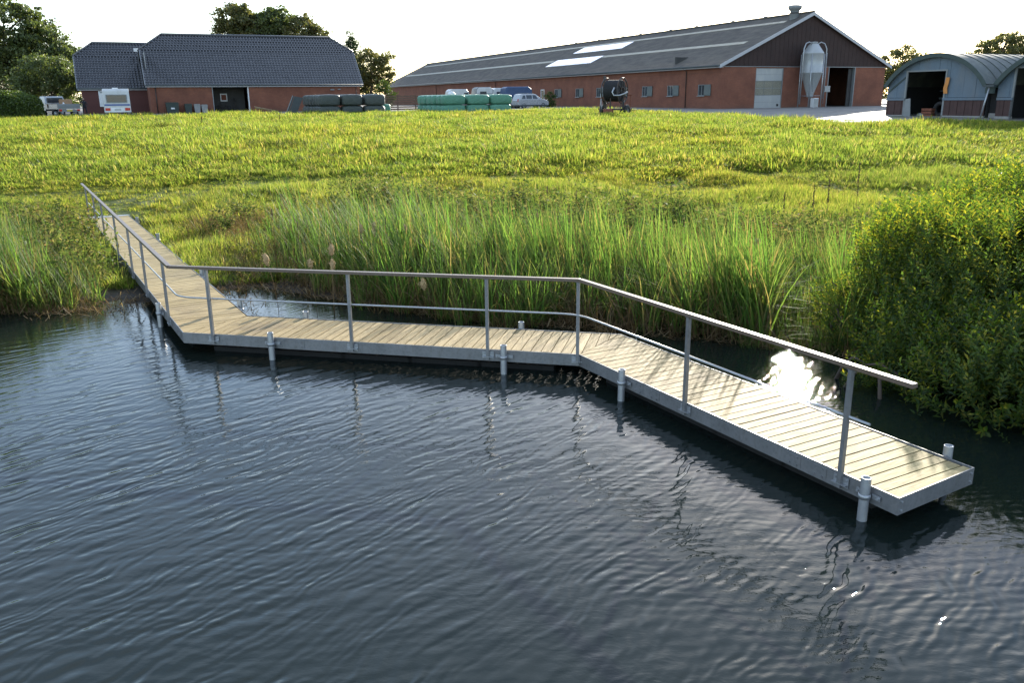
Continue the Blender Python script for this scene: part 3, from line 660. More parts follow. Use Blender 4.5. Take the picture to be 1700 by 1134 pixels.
# verge boards
for sgn in (0, 1):
    x0, x1 = (-OV, BW / 2) if sgn == 0 else (BW + OV, BW / 2)
    z0 = BHE - sl * OV
    o = MB(); th = .30
    V = [(x, y, z) for y in (-.39, -.352) for x, z in ((x0, z0 + .10), (x1, BHR + .10), (x1, BHR + .10 - th), (x0, z0 + .10 - th))]
    o.add(V, [(0, 1, 2, 3), (4, 7, 6, 5), (0, 4, 5, 1), (1, 5, 6, 2), (2, 6, 7, 3), (3, 7, 4, 0)]).build('verge_board', M['fascia'], barn)
z0 = BHE - sl * OV
MB().box(-OV - .03, -OV - .002, -.35, BL + .3, z0 - .14, z0 - .02).build('eave_fascia', M['fascia'], barn)
MB().box(-OV, -.02, -.34, BL, z0 - .16, z0 - .14).build('soffit', M['fascia'], barn)
MB().tube([(-OV - .1, -.35, z0 + .0), (-OV - .1, BL, z0 + .0)], .08, 8).build('gutter', M['gutter'], barn)
for y in (5.5, 56, 85):
    MB().tube([(-OV - .08, y, z0 - .05), (-.09, y, z0 - .35), (-.09, y, 0)], .045, 8).build('downpipe', M['darksteel'], barn)
# windows with side-hung shutters
for c in wins:
    fr = MB()
    fr.box(-.03, .12, c + .05, c + .10, 1.27, 2.28).box(-.03, .12, c + 1.05, c + 1.1, 1.27, 2.28).box(-.03, .12, c + .1, c + 1.05, 2.23, 2.28).box(-.03, .12, c + .1, c + 1.05, 1.27, 1.31).box(.0, .06, c + .55, c + .59, 1.31, 2.23)
    f_ = fr.build('window', M['greytrim'], barn)
    MB().box(.07, .09, c + .1, c + 1.05, 1.31, 2.23).build('pane', M['glassdark'], f_)
    MB().box(-.13, -.031, c + .0, c + 1.15, 1.2, 1.265).build('sill', M['greytrim'], f_)
    sh = MB().box(-.09, -.04, c - .98, c + .04, 1.27, 2.28).box(-.11, -.09, c - .98, c + .04, 1.34, 1.42).box(-.11, -.09, c - .98, c + .04, 2.12, 2.2).build('shutter', M['shutter'], f_)
d_ = MB().box(-.02, .1, 38.6, 38.68, 0, 2.3).box(-.02, .1, 39.62, 39.7, 0, 2.3).box(-.02, .1, 38.68, 39.62, 2.2, 2.3).box(.02, .08, 38.68, 39.62, 0, .9).build('door', M['white'], barn)
MB().box(.03, .05, 38.68, 39.62, .9, 2.2).build('pane', M['glassdark'], d_)
# sectional door in the gable
sd_ = MB().box(3.92, 4.0, .05, .2, 0, 3.72).box(7.07, 7.15, .05, .2, 0, 3.72).build('sectional_door', M['greytrim'], barn)
zs = [0.02, .62, 1.22, 1.32, 2.55, 3.15, 3.7]
for a, b in ((.02, .62), (.63, 1.24), (2.56, 3.13), (3.14, 3.7)): MB().box(4.0, 7.07, .1, .16, a, b).build('door_panel', M['offwhite'], sd_)
for zz in (1.25, 1.9):
    for k in range(3):
        x = 4.0 + k * 1.0233; MB().box(x + .02, x + 1.0, .11, .14, zz + .02, zz + .62).build('pane', M['palewindow'], sd_)
MB().box(4.0, 7.07, .13, .155, 1.25, 2.55).build('window_rail', M['greytrim'], sd_)
MB().box(6.62, 6.86, .09, .1, .22, .44).build('cat_flap', M['black'], sd_)
# open doorway: frame, rolled grey door edge, interior equipment
MB().box(12.56, 12.66, -.02, .3, 0, 3.8).box(15.88, 15.98, -.02, .3, 0, 3.8).box(12.56, 15.98, -.02, .3, 3.78, 3.88).build('door_frame', M['greytrim'], barn)
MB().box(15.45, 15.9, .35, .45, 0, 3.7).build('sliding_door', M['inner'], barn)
o = MB()
for k in range(6): o.box(12.7, 15.4, 3 + k * .01, 3.05, .3 + k * .22, .35 + k * .22)
o.build('inner_gate', M['greytrim'], barn)
MB().box(12.2, 12.95, -.05, -.02, 1.5, 1.56).box(12.2, 12.95, -.05, -.02, 2.0, 2.06).box(12.25, 12.9, -.06, -.05, 1.56, 2.0).build('wall_box', M['offwhite'], barn)
# ---------------------------------------------------------------- feed silo by the gable
silo = thing('feed_silo', 'tall pale grey feed silo with cone bottom and bent filling pipes before the barn gable', 'silo', (28.6, 83.6, 2.8), .395)
SR = .98
MB().lathe([(.0, 5.95), (.3, 5.95), (.3, 5.85), (.42, 5.8), (SR, 5.02), (SR + .02, 5.0), (SR + .02, 4.95), (SR, 4.93), (SR, 3.32), (SR + .03, 3.3), (SR + .03, 3.22), (SR, 3.2), (.30, 1.2), (.30, 1.02), (.0, 1.02)], n=28).build('hopper', M['silo'], silo, fix=False)
MB().lathe([(.0, 6.03), (.34, 6.0), (.36, 5.93), (.3, 5.93)], n=20).build('lid', M['silo'], silo, fix=False)
for k in range(4):
    a = math.pi / 4 + k * math.pi / 2; x, y = (SR + .04) * math.cos(a), (SR + .04) * math.sin(a)
    MB().tube([(x, y, 4.9), (x, y, 0.03)], .055, 8).build('leg', M['tube'], silo)
o = MB()
for k in range(4):
    a = math.pi / 4 + k * math.pi / 2; b = a + math.pi / 2; r = SR + .04
    o.tube([(r * math.cos(a), r * math.sin(a), 1.15), (r * math.cos(b), r * math.sin(b), 1.15)], .03, 6)
    o.tube([(r * math.cos(a), r * math.sin(a), 3.2), (r * math.cos(b), r * math.sin(b), 3.2)], .03, 6)
o.build('bracing', M['tube'], silo)
for sx, zb in ((-1, .4), (1, .9)):
    MB().tube([(sx * .35, -.1, 5.8), (sx * .7, -.15, 5.98), (sx * 1.1, -.2, 5.85), (sx * 1.33, -.25, 5.4), (sx * 1.36, -.25, 4.6), (sx * 1.36, -.25, zb)], .055, 8).build('filling_pipe', M['tube'], silo)
MB().box(-.6, -.52, -SR - .02, -SR + .06, 1.5, 3.2).build('sight_strip', M['greytrim'], silo)
lad = MB(); lad.tube([(1.0, -.75, .4), (1.0, -.75, 5.0)], .022, 6); lad.tube([(1.25, -.45, .4), (1.25, -.45, 5.0)], .022, 6)
for k in range(14): lad.tube([(1.0, -.75, .6 + k * .32), (1.25, -.45, .6 + k * .32)], .015, 5)
lad.build('ladder', M['tube'], silo)
bx_ = thing('metal_cabinet', 'small white cabinet standing under the feed silo by its right leg', 'cabinet', (29.0, 83.3, 2.8), .395)
MB().box(-.3, .3, -.2, .2, 0, .95).build('body', M['white'], bx_); MB().box(-.27, .27, -.22, -.202, .05, .88).build('door', M['offwhite'], bx_)

# ---------------------------------------------------------------- garage with tiled half-hip roof and its wing
def tiled_slope(L, W, he, hr, hy, hh, ov=.35, tile=.30, row=.345):
    """S-profile tiles row by row on the front slope, narrowing above the half hip"""
    half = W / 2; slen = math.hypot(half, hr - he); ny = half / slen; nz = (hr - he) / slen
    n = int((slen + .3) / row); V = []; F = []
    for r in range(n + 1):
        s0 = -.3 + r * row; s1 = s0 + row + .03; sm = (s0 + s1) / 2 / slen
        if s0 > slen: break
        s1 = min(s1, slen)
        x0 = -ov; x1 = L + ov
        if sm > hh: q = (sm - hh) / (1 - hh); x0 = -ov + (hy + ov) * q; x1 = L + ov - (hy + ov) * q
        k0 = int(math.floor(x0 / tile)) ; nc = int((x1 - x0) / tile)
        prof = [(0, .0), (.12, .035), (.3, .078), (.5, .058), (.62, .012), (.8, .0), (1, .0)]
        for c in range(nc):
            xb = x0 + c * (x1 - x0) / nc; wv = (x1 - x0) / nc; b0 = len(V); jz = random.uniform(-.004, .004)
            for s, lift in ((s0, .07), (s1, .035)):
                for px, pz in prof:
                    l = lift + pz + jz; V.append((xb + px * wv, s * ny - l * nz, he + s * nz + l * ny))
            for px, pz in prof: l = .02; V.append((xb + px * wv, s0 * ny - l * nz, he + s0 * nz + l * ny))
            m_ = len(prof)
            for i in range(m_ - 1):
                F.append((b0 + i, b0 + i + 1, b0 + m_ + i + 1, b0 + m_ + i)); F.append((b0 + 2 * m_ + i, b0 + 2 * m_ + i + 1, b0 + i + 1, b0 + i))
    return V, F
def tiled_house(par, L, W, he, hr, hy, hh, right_hip=True):
    V, F = tiled_slope(L, W, he, hr, hy, hh); ov = .35
    me = npmesh('roof_tiles', V, F, M['tile'], False); o = link('roof_tiles', me, par); tag(o, kind='stuff')
    half = W / 2; zh = he + (hr - he) * hh; yh = half * hh
    o = MB(); e = .3 / math.hypot(half, hr - he); y0, z0 = -half * e, he - (hr - he) * e
    # deck of front slope, back slope, hips
    fr = [(-ov, y0, z0), (L + ov, y0, z0), (L + ov, yh, zh), (L - hy, half, hr), (hy, half, hr), (-ov, yh, zh)]
    o.add(fr, [tuple(range(6))]); bk = [(x, W - y, z) for x, y, z in fr]; o.add(bk, [tuple(reversed(range(6)))])
    o.add([fr[5], bk[5], fr[4]], [(0, 1, 2)]); o.add([fr[2], fr[3], bk[2]], [(0, 1, 2)]); o.build('roof', M['tile'], par, fix=False)
    o = MB()
    o.tube([(hy, half, hr + .08), (L - hy, half, hr + .08)], .12, 8)
    for (a, b) in ((fr[5], fr[4]), (bk[5], bk[4]), (fr[2], fr[3]), (bk[2], bk[3])): o.tube([(a[0], a[1], a[2] + .08), (b[0], b[1], b[2] + .08)], .11, 8)
    o.build('ridge_tiles', M['tile'], par)
    o = MB()
    for xx in (-ov - .015, L + ov + .015):
        for s_ in (0, 1):
            a = (xx, y0 if not s_ else W - y0, z0 - .03); b = (xx, yh if not s_ else W - yh, zh - .03); o.bar(a, b, .03, .16)
    o.build('verge_trim', M['fascia'], par)
    MB().box(-ov, L + ov, y0 - .03, y0 - .005, z0 - .17, z0 - .02).build('eave_fascia', M['fascia'], par)
    MB().tube([(-ov, y0 - .1, z0 + .0), (L + ov, y0 - .1, z0 + .0)], .075, 8).build('gutter', M['gutter'], par)
    return fr
garage = thing('garage', 'brick farm building with steep glossy dark tiled roof and an open gateway', 'building', (-35.92, 87.94, 2.85), .438)
L, W, he, hr, hy, hh = 21.46, 9.35, 2.97, 7.85, 2.0, .675
tiled_house(garage, L, W, he, hr, hy, hh)
o = MB(); wall_with_openings(o, L, he - .15, [(6.0, 9.5, -.3, 2.72)], .3, 'x'); o.build('front_wall', M['brick'], garage, fix=False)
MB().box(0, L, W - .3, W, -.3, he).build('rear_wall', M['brick'], garage)
for x in (0., L - .3):
    MB().prism([(.3, -.3), (W - .3, -.3), (W - .3, he), (W / 2 * (1 + (1 - hh)) , he + (hr - he) * hh - .2), (W / 2 * hh, he + (hr - he) * hh - .2), (.3, he)], x, x + .3, 'x').build('end_wall', M['brick'], garage)
MB().box(-.04, -.001, 1.2, W - 1.2, 3.1, 6.0).build('gable_cladding', M['offwhite'], garage)
MB().box(6.0 - .06, 6.02, -.03, .31, 0, 2.72).build('gate_post', M['greytrim'], garage); MB().box(9.48, 9.58, -.03, .31, 0, 2.72).build('gate_post', M['white'], garage)
MB().box(6.02, 9.48, 2.6, 2.7, 0, 2.7).build('inner_partition', M['inner'], garage)
pic = MB().box(7.0, 7.7, 2.56, 2.599, 1.15, 1.95).build('wall_notice', M['white'], garage); MB().box(7.1, 7.6, 2.545, 2.559, 1.27, 1.83).build('notice_print', M['rust'], pic)
o = MB(); o.tube([(8.1, 2.2, 0), (8.3, 2.2, 1.5)], .03, 6).tube([(8.6, 2.2, 0), (8.32, 2.2, 1.5)], .03, 6).tube([(8.2, 2.2, .7), (8.5, 2.2, .7)], .025, 6); tr_ = thing('trestle', 'dark A-shaped trestle standing inside the garage gateway', 'trestle', (-35.92, 87.94, 2.85), .438); o.build('frame', M['darksteel'], tr_)
bk_ = thing('bicycle', 'dark bicycle standing in the shade of the garage gateway', 'bicycle', (-35.92, 87.94, 2.85), .438)
for x_ in (6.6, 7.6): MB().torus((x_, 2.0, .36), .33, .03, 'y').torus((x_, 2.0, .36), .05, .03, 'y', 10, 5).build('wheel', M['rubber'], bk_, fix=False)
MB().tube([(6.6, 2.0, .36), (6.85, 2, .85), (7.4, 2, .85), (7.6, 2.0, .36)], .025, 6).tube([(7.4, 2, .85), (7.05, 2, .36), (6.6, 2, .36)], .02, 6).tube([(7.05, 2, .36), (6.85, 2, .95)], .02, 6).build('frame', M['darksteel'], bk_)
MB().box(6.7, 6.98, 1.94, 2.06, .95, 1.0).build('saddle', M['rubber'], bk_)
MB().tube([(7.38, 1.75, 1.03), (7.42, 2, 1.0), (7.38, 2.25, 1.03)], .02, 6).tube([(7.42, 2, 1.0), (7.4, 2, .85)], .02, 6).build('handlebar', M['darksteel'], bk_)
for x in (.55, L - .45): MB().tube([(x, -.12, he - .3), (x, -.09, 0)], .045, 8).build('downpipe', M['darksteel'], garage)
lampb = MB().box(18.2, 18.6, -.14, 0, 2.2, 2.32).box(19.0, 19.3, -.12, 0, 2.25, 2.36).build('wall_lamp', M['greytrim'], garage)
wing = thing('garage_wing', 'lower wing with red boarded wall and dark tiled roof left of the garage', 'building', (-35.92 - 6.2 * math.cos(.438) - 4.6 * math.sin(.438), 87.94 - 6.2 * math.sin(.438) + 4.6 * math.cos(.438), 2.85), .438)
tiled_house(wing, 8.5, 8.6, 2.75, 7.15, 1.6, .68)
for k in range(57): MB().box(k * .15, k * .15 + .143, 0, .05 + (.006 if k % 2 else 0), -.2, 2.6).build('wall_board', M['redboard'], wing) if k == 0 else None
wb = [x for x in bpy.data.objects if x.parent == wing and x.name.startswith('wall_board')][0]
for k in range(1, 57): share(wb, wing, (k * .15, .006 * (k % 2), 0))
MB().box(0, 8.55, .07, .3, -.3, 2.6).box(0, .3, .3, 8.3, -.3, 2.7).box(0, 8.5, 8.3, 8.6, -.3, 2.7).prism([(.3, 2.7), (8.3, 2.7), (5.8, 5.5), (2.9, 5.5)], 0, .3, 'x').build('wall', M['redboard'], wing)
pn = MB().box(1.55, 2.9, -.05, -.005, .75, 2.3).build('white_notice_board', M['white'], wing); MB().box(1.7, 2.4, -.065, -.051, 2.1, 2.2).box(2.1, 2.6, -.065, -.051, 1.3, 1.75).build('notice_print', M['greytrim'], pn)
rw = MB().box(5.5, 5.95, 2.55, 2.9, 6.3, 6.65).build('roof_hatch', M['white'], wing)

# ---------------------------------------------------------------- arch sheds
def arch(n=24, half=3.915, rise=2.08, z0=2.18, grow=0.):
    Rr = (half * half + rise * rise) / (2 * rise); a0 = math.asin(min(1, half / Rr)); out = []
    for k in range(n + 1):
        a = -a0 + 2 * a0 * k / n; out.append((half + (Rr + grow) * math.sin(a), z0 + rise - Rr + (Rr + grow) * math.cos(a)))
    return out
def arch_shed(label, oy, door0, door1, extra=True):
    th = .47; u = (math.cos(th), math.sin(th)); v = (-math.sin(th), math.cos(th))
    s = thing('arch_shed', label, 'shed', (31.07 + v[0] * oy, 56.97 + v[1] * oy, 2.4), th)
    DX = 17.
    # local: x = depth into the shed, y = along the front, z up
    ar = arch(28, 3.915 + .05); ai = arch(28, 3.915 + .05, grow=-.16)
    n = len(ar); o = MB()
    V = [(x, y - .05, z) for x in (-.35, DX) for (y, z) in ar] + [(x, y - .05, z) for x in (-.35, DX) for (y, z) in ai]
    F = []
    for i in range(n - 1):
        F += [(i, i + 1, n + i + 1, n + i), (2 * n + i, 3 * n + i, 3 * n + i + 1, 2 * n + i + 1)]
    o.add(V, F, True); o.build('roof', M['shedroof'], s, fix=False)
    o = MB(); e0 = arch(28, 3.965, grow=.03); e1 = arch(28, 3.965, grow=-.26)
    V = [(x, y - .05, z) for x in (-.42, -.352) for P_ in (e0, e1) for (y, z) in P_]; F = []
    for i in range(n - 1):
        a, b, c, d = i, n + i, 2 * n + i, 3 * n + i
        F += [(a, b, b + 1, a + 1), (c, c + 1, d + 1, d), (a, a + 1, c + 1, c), (b, d, d + 1, b + 1)]
    F += [(0, 2 * n, 3 * n, n), (n - 1, 2 * n - 1, 4 * n - 1, 3 * n - 1)]
    o.add(V, F); o.build('roof_edge', M['roofedge'], s)
    o = MB()
    for xk in range(1, 17):
        P_ = arch(28, 3.965, grow=.012); o.tube([(xk - .1, y - .05, z) for y, z in P_], .022, 4, False)
    tag(o.build('sheet_seams', M['shedroof'], s), kind='stuff')
    def topz(y):
        y = min(max(y, 0), 7.83); return float(np.interp(y, [p[0] for p in ai], [p[1] for p in ai])) - .02
    # upper cladding sheets, cut round the doorway
    edges = sorted(set([0.02, .9, 1.8, 2.9, 3.75, 4.6, 5.4, 6.1, 7.0, 7.8, door0, door1]))
    for a, b in zip(edges, edges[1:]):
        if b - a < .05: continue
        zb = 1.36 if (b <= door0 or a >= door1) else 3.17
        m1 = (a + b) / 2
        pts = [(a + .008, zb), (b - .008, zb), (b - .008, max(zb + .02, topz(b))), (m1, max(zb + .02, topz(m1))), (a + .008, max(zb + .02, topz(a)))]
        MB().prism(pts, -.02 - .01 * (int(a * 10) % 2), .02, 'x').build('cladding_sheet', M['bluepanel'], s)
    for a, b in ((.1, door0), (door1, 7.75)):
        if b - a < .1: continue
        MB().box(-.13, -.03, a, b, 1.18, 1.34).build('sill_board', M['bluepanel'], s)
        x = a
        while x < b - .02:
            e = min(.28, b - x); MB().box(-.06 - .02 * (int(x / .28) % 2), .0, x, x + e - .02, .18, 1.17).build('lower_board', M['reddark'], s); x += .28
        MB().box(-.08, .1, a, b, -.3, .178).build('plinth', M['concrete'], s)
    MB().box(-.08, .02, door1, door1 + .12, 0, 3.2).box(-.08, .02, door0 - .12, door0, 0, 3.2).box(-.08, .02, door0, door1, 3.1, 3.2).build('door_frame', M['greytrim'], s)
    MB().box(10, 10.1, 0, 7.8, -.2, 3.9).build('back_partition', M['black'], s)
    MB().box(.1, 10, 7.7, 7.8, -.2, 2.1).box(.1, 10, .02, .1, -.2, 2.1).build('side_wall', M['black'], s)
    return s
s1 = arch_shed('grey arch-roofed shed with blue-grey front, orange strip by its open doorway', 0., 3.2, 6.2)
MB().bar((-.05, 7.7, 1.75), (-.05, 6.35, 2.75), .05, .1).build('diagonal_brace', M['roofedge'], s1)
s2 = arch_shed('second arch-roofed shed at the right edge of the photo beyond the valley post', -8.45, 2.3, 6.68)
vp = thing('shed_post', 'slim pale pipe leaning under the valley between the two arch sheds', 'post', (30.75, 56.3, 2.4), .47)
MB().tube([(0, 0, 2.1), (-.15, .3, -.1)], .05, 8).build('pipe', M['tube'], vp); MB().box(-.12, .12, -.35, .35, 2.0, 2.14).build('bracket', M['gutter'], vp)
th = .47
def shloc(x, y, z=0): return (31.07 + x * math.cos(th) - y * math.sin(th), 56.97 + x * math.sin(th) + y * math.cos(th), 2.4 + z)
g_ = thing('gutter_valley', 'dark valley gutter and beam joining the two arch sheds', 'gutter', shloc(-.3, -.3, 1.95), th)
MB().box(0, 17, -.28, .3, 0, .12).box(-.05, .1, -.3, .3, -.35, 0).build('trough', M['roofedge'], g_)
bm_ = thing('gap_shade_base', 'low concrete base with dark boards between the two arch sheds', 'wall', shloc(.3, -.32, 0), th)
MB().box(0, .12, -.3, .3, -.3, .35).build('base', M['concrete'], bm_); MB().box(.02, .1, -.3, .3, .35, 1.9).build('gap_shade_sheet', M['black'], bm_)  # concrete base; near-black sheet paints the dark inside of the open gap
st_ = thing('orange_strip', 'orange plastic strip hanging on the right door jamb of the first arch shed', 'strip', shloc(-.16, 3.0, 1.62), th)
MB().add([(0, y + .06 * math.sin(z * 5), z) for z in (0, .35, .7, 1.05) for y in (-.14, .14)] + [(.05, y + .06 * math.sin(z * 5), z) for z in (0, .35, .7, 1.05) for y in (-.14, .14)],
         [(0, 1, 3, 2), (2, 3, 5, 4), (4, 5, 7, 6), (8, 10, 11, 9), (10, 12, 13, 11), (12, 14, 15, 13), (0, 8, 9, 1), (0, 2, 10, 8), (1, 9, 11, 3), (2, 4, 12, 10), (3, 11, 13, 5), (4, 6, 14, 12), (5, 13, 15, 7), (6, 7, 15, 14)]).build('sheet', M['orange'], st_)
lp = thing('leaning_board', 'pale board leaning at the left side of the first shed doorway', 'board', shloc(-.3, 5.8, .02), th)
MB().prism([(-.35, 0), (.25, 0), (.2, 1.25), (-.2, 1.3)], 0, .04, 'x').build('sheet', M['greytrim'], lp)
cr = thing('tyre_pile', 'old tyre lying in the first shed doorway', 'tyre', shloc(1.0, 4.1, .02), th); MB().torus((0, 0, .55), .4, .15, 'x').build('tyre', M['rubber'], cr)
cr = thing('wooden_crate', 'small rusty box in the first shed doorway beside the tyre', 'crate', shloc(.8, 4.8, .02), th)
for zz in (.0, .2, .4): MB().box(-.3, .3, -.4, .4, zz + .05, zz + .21).build('board', M['rust'], cr)
cr = thing('sack', 'pale sack lying on the floor of the first shed doorway', 'sack', shloc(.8, 5.3, .02), th)
MB().lathe([(0, 0), (.35, .03), (.42, .15), (.3, .28), (0, .33)], n=14).build('sack_body', M['greytrim'], cr)
sp_ = thing('spare_beam', 'dark horizontal rail inside the first arch shed', 'rail', shloc(3, 4.4, 1.2), th); MB().bar((0, -1.2, 0), (0, 1.4, .1), .06, .12).bar((0, -1.2, .6), (0, 1.4, .6), .05, .08).build('bar', M['gutter'], sp_)

# ---------------------------------------------------------------- hose reel irrigator
reel = thing('hose_reel', 'big black irrigation hose reel on a rusty two-wheeled trailer standing on the grass', 'hose reel', (8.25, 69, 2.64), R(-33))
dr = MB(); dr.cyl((-.62, 0, 1.85), (.62, 0, 1.85), .72, n=28)
dr.build('drum', M['rubber'], reel)
o = MB()
for k in range(13): o.torus((-.57 + k * .095, 0, 1.85), .77, .052, 'x', 28, 6)
tag(o.build('wound_hose', M['rubber'], reel, fix=False), kind='stuff')
for sx in (-.68, .68):
    f_ = MB().torus((sx, 0, 1.85), .96, .045, 'x', 32, 6).torus((sx, 0, 1.85), .28, .04, 'x', 16, 6).build('flange', M['darksteel'], reel, fix=False)
    for k in range(8):
        a = k * math.pi / 4 + .2; MB().tube([(sx, .28 * math.cos(a), 1.85 + .28 * math.sin(a)), (sx, .95 * math.cos(a), 1.85 + .95 * math.sin(a))], .028, 5).build('spoke', M['darksteel'], f_)
MB().box(-.95, -.85, -.1, .1, .5, 3.0).build('mast', M['darksteel'], reel)
MB().bar((-.75, -.6, .45), (-.75, 1.0, .45), .1, .12).bar((.75, -.6, .45), (.75, 1.6, .45), .1, .12).bar((-.9, -.6, .45), (.9, -.6, .45), .1, .12).bar((-.9, .9, .45), (.9, .9, .45), .1, .12).bar((-.75, 0, .5), (-.75, 0, 1.85), .12, .1).bar((.78, 0, .5), (.78, 0, 1.85), .12, .1).bar((.78, -.55, .5), (.78, 0, 1.4), .06, .06).bar((.0, -.65, .0), (.0, -.65, 1.3), .07, .07).build('chassis', M['darksteel'], reel)
MB().box(-.55, .25, -.8, -.62, .15, .5).build('gearbox', M['rust'], reel)
MB().bar((.95, .9, .45), (.95, .9, 1.5), .06, .06).bar((.7, .9, 1.5), (1.1, .9, 1.5), .06, .06).build('side_stand', M['rust'], reel)
MB().bar((-1.15, -.4, .4), (-1.15, -.4, 1.3), .05, .05).bar((-1.3, -.4, 1.3), (-.75, -.4, 1.33), .05, .06).build('left_stand', M['rust'], reel)
MB().tube([(.45, -.95, 2.1), (.3, -1.02, 1.75), (.45, -1.02, 1.5), (.9, -.95, 1.5), (1.2, -.7, 1.62), (1.3, -.4, 1.75)], .06, 8).build('feed_pipe', M['tube'], reel)
MB().tube([(-1.1, -.45, .1), (-1.0, -.4, .9), (-1.05, -.3, 1.6), (-.95, -.2, 2.2)], .03, 6).tube([(-.95, -.5, .1), (-.85, -.45, .7), (-1.0, -.3, 1.9)], .025, 6).build('hose', M['tube'], reel)
MB().tube([(.9, -.3, 1.1), (1.05, -.45, .75), (.95, -.5, .4), (.8, -.6, .3)], .05, 8).build('hose', M['rubber'], reel)
for sx, y, r, wd in ((-1.05, .1, .42, .26), (1.05, .1, .42, .26), (1.0, 1.65, .24, .16), (.7, 1.65, .24, .16)):
    wl = MB().lathe([(r * .55, -wd / 2), (r * .9, -wd / 2), (r, -wd * .3), (r, wd * .3), (r * .9, wd / 2), (r * .55, wd / 2)], n=20).build('wheel', M['rubber'], reel, loc=(sx, y, r - .05), fix=False)
    wl.rotation_euler = (0, math.pi / 2, 0)
    MB().lathe([(.0, -.05), (r * .2, -.06), (r * .5, .02), (r * .56, .08)], n=16).build('rim', M['greytrim'], wl, fix=False)

# ---------------------------------------------------------------- wrapped bales
def bale_mesh(seed, mat, hx, hy, hz):
    rr = np.random.default_rng(seed); n, m_ = 22, 10; V = []
    for j in range(m_ + 1):
        ph = -math.pi / 2 + math.pi * j / m_
        for i in range(n):
            t = 2 * math.pi * i / n; p = lambda c, e: math.copysign(abs(c) ** e, c)
            x = p(math.cos(ph), .24) * p(math.cos(t), .42); y = p(math.cos(ph), .24) * p(math.sin(t), .42); z = p(math.sin(ph), .42)
            k = 1 + rr.normal(0, .018)
            V.append((x * hx * k, y * hy * k, hz + z * hz * (1 - .10 * (x * x + y * y) * (z > .5)) + rr.normal(0, .006)))
    F = [(j * n + i, j * n + (i + 1) % n, (j + 1) * n + (i + 1) % n, (j + 1) * n + i) for j in range(m_) for i in range(n)]
    return MB().add(V, F, True).mesh('bale', mat)
def bale_stack(ox, oy, oz, th, cols, rows, hx, hy, hz, mat, colname, seed, grp):
    me = [bale_mesh(seed + k, mat, hx, hy, hz) for k in range(4)]
    cn = ['left', 'middle', 'right'] ; rn = ['front row', 'second row', 'third row', 'fourth row', 'fifth row', 'last row']
    for lay in range(2):
        for r in range(rows):
            for c in range(cols):
                if lay == 0 and r > 0 and c > 0: continue
                if r == 0 and lay == 1: pass
                jx, jy = random.uniform(-.05, .05), random.uniform(-.05, .05)
                lx = hx + c * (2 * hx + .09) + jx; ly = hy + r * (2 * hy + .10) + jy
                x = ox + lx * math.cos(th) - ly * math.sin(th); y = oy + lx * math.sin(th) + ly * math.cos(th)
                o = thing('wrapped_bale', f'{colname} wrapped bale, {"upper" if lay else "lower"} layer, {rn[min(r, 5)]}, {cn[c]} column', 'bale', (x, y, oz + lay * (2 * hz - .03)), th + random.uniform(-.03, .03), grp, random.choice(me))
bale_stack(-5.75, 77.2, 2.66, .42, 3, 6, 1.07, .62, .44, M['balegreen'], 'bright green', 5, 'bright green wrapped bales stacked in a block')
bale_stack(-16.75, 77.4, 2.55, .42, 3, 6, .97, .64, .50, M['baledark'], 'dark green', 25, 'dark green wrapped bales stacked before the garage')
me = bale_mesh(77, M['balegreen'], .85, .6, .45); thing('wrapped_bale', 'single bright green bale lying right of the dark green stack', 'bale', (-12.0, 81.5, 2.75), .5, None, me)
lb = thing('leaning_pallet', 'slanting board leaning against the left end of the dark green bales', 'board', (-19.7, 80.0, 2.75), .44)
MB().prism([(-.75, 0), (-.6, 0), (.1, 1.65), (-.05, 1.65)], 0, .05).prism([(-.55, 0), (.2, 0), (.9, 1.5), (.15, 1.65)], .06, .1).build('sheet', M['gutter'], lb)
MB().bar((-.8, -.02, 0), (-.03, -.02, 1.7), .06, .06).build('pole', M['greytrim'], lb)
lr = thing('plastic_lump', 'white plastic lump lying on top of the green bale stack', 'plastic sheet', (-5.4, 82.0, 4.36), 0)
MB().lathe([(0, 0), (.4, .0), (.38, .12), (.2, .28), (0, .33)], n=12).build('lump', M['white'], lr)
# slatted wooden fence behind bales
fn = thing('slat_fence', 'brown horizontal board fence between the dark and the bright green bales', 'fence', (-13.8, 92.5, 2.8), .42)
fb = MB().box(0, 6.2, 0, .03, 0, .14).build('slat', M['brownwood'], fn, (0, 0, .15))
for k in range(1, 7): share(fb, fn, (0, 0, .15 + k * .22))
fp_ = MB().box(-.05, .05, .03, .13, -.2, 1.7).build('post', M['brownwood'], fn, (.1, 0, 0))
for k in range(1, 4): share(fp_, fn, (.1 + k * 2., 0, 0))

# ---------------------------------------------------------------- wheels for vehicles
def wheel(par, x, y, r, wd=.2):
    wl = MB().lathe([(r * .6, -wd / 2), (r * .92, -wd / 2), (r, -wd * .3), (r, wd * .3), (r * .92, wd / 2), (r * .6, wd / 2)], n=18).build('wheel', M['rubber'], par, loc=(x, y, r), fix=False)
    wl.rotation_euler = (math.pi / 2, 0, 0)
    MB().lathe([(0, -wd * .45), (r * .3, -wd * .42), (r * .58, -wd * .5), (r * .6, 0), (r * .58, wd * .5), (0, wd * .45)], n=16).build('rim', M['carsilver'], wl, fix=False)
def loft(secs, mat, name, par, bevel=.04):
    """closed body from side outline pieces: list of (outline(x,z), half width bottom->top function)"""
    pts, wf = secs; n = len(pts); V = [(x, s * wf(z), z) for s in (-1, 1) for x, z in pts]
    F = [tuple(range(n)), tuple(reversed(range(n, 2 * n)))] + [(i, n + i, n + (i + 1) % n, (i + 1) % n) for i in range(n)]
    o = MB().add(V, F).build(name, mat, par); b = o.modifiers.new('bevel', 'BEVEL'); b.width = bevel; b.segments = 2; b.limit_method = 'ANGLE'; return o
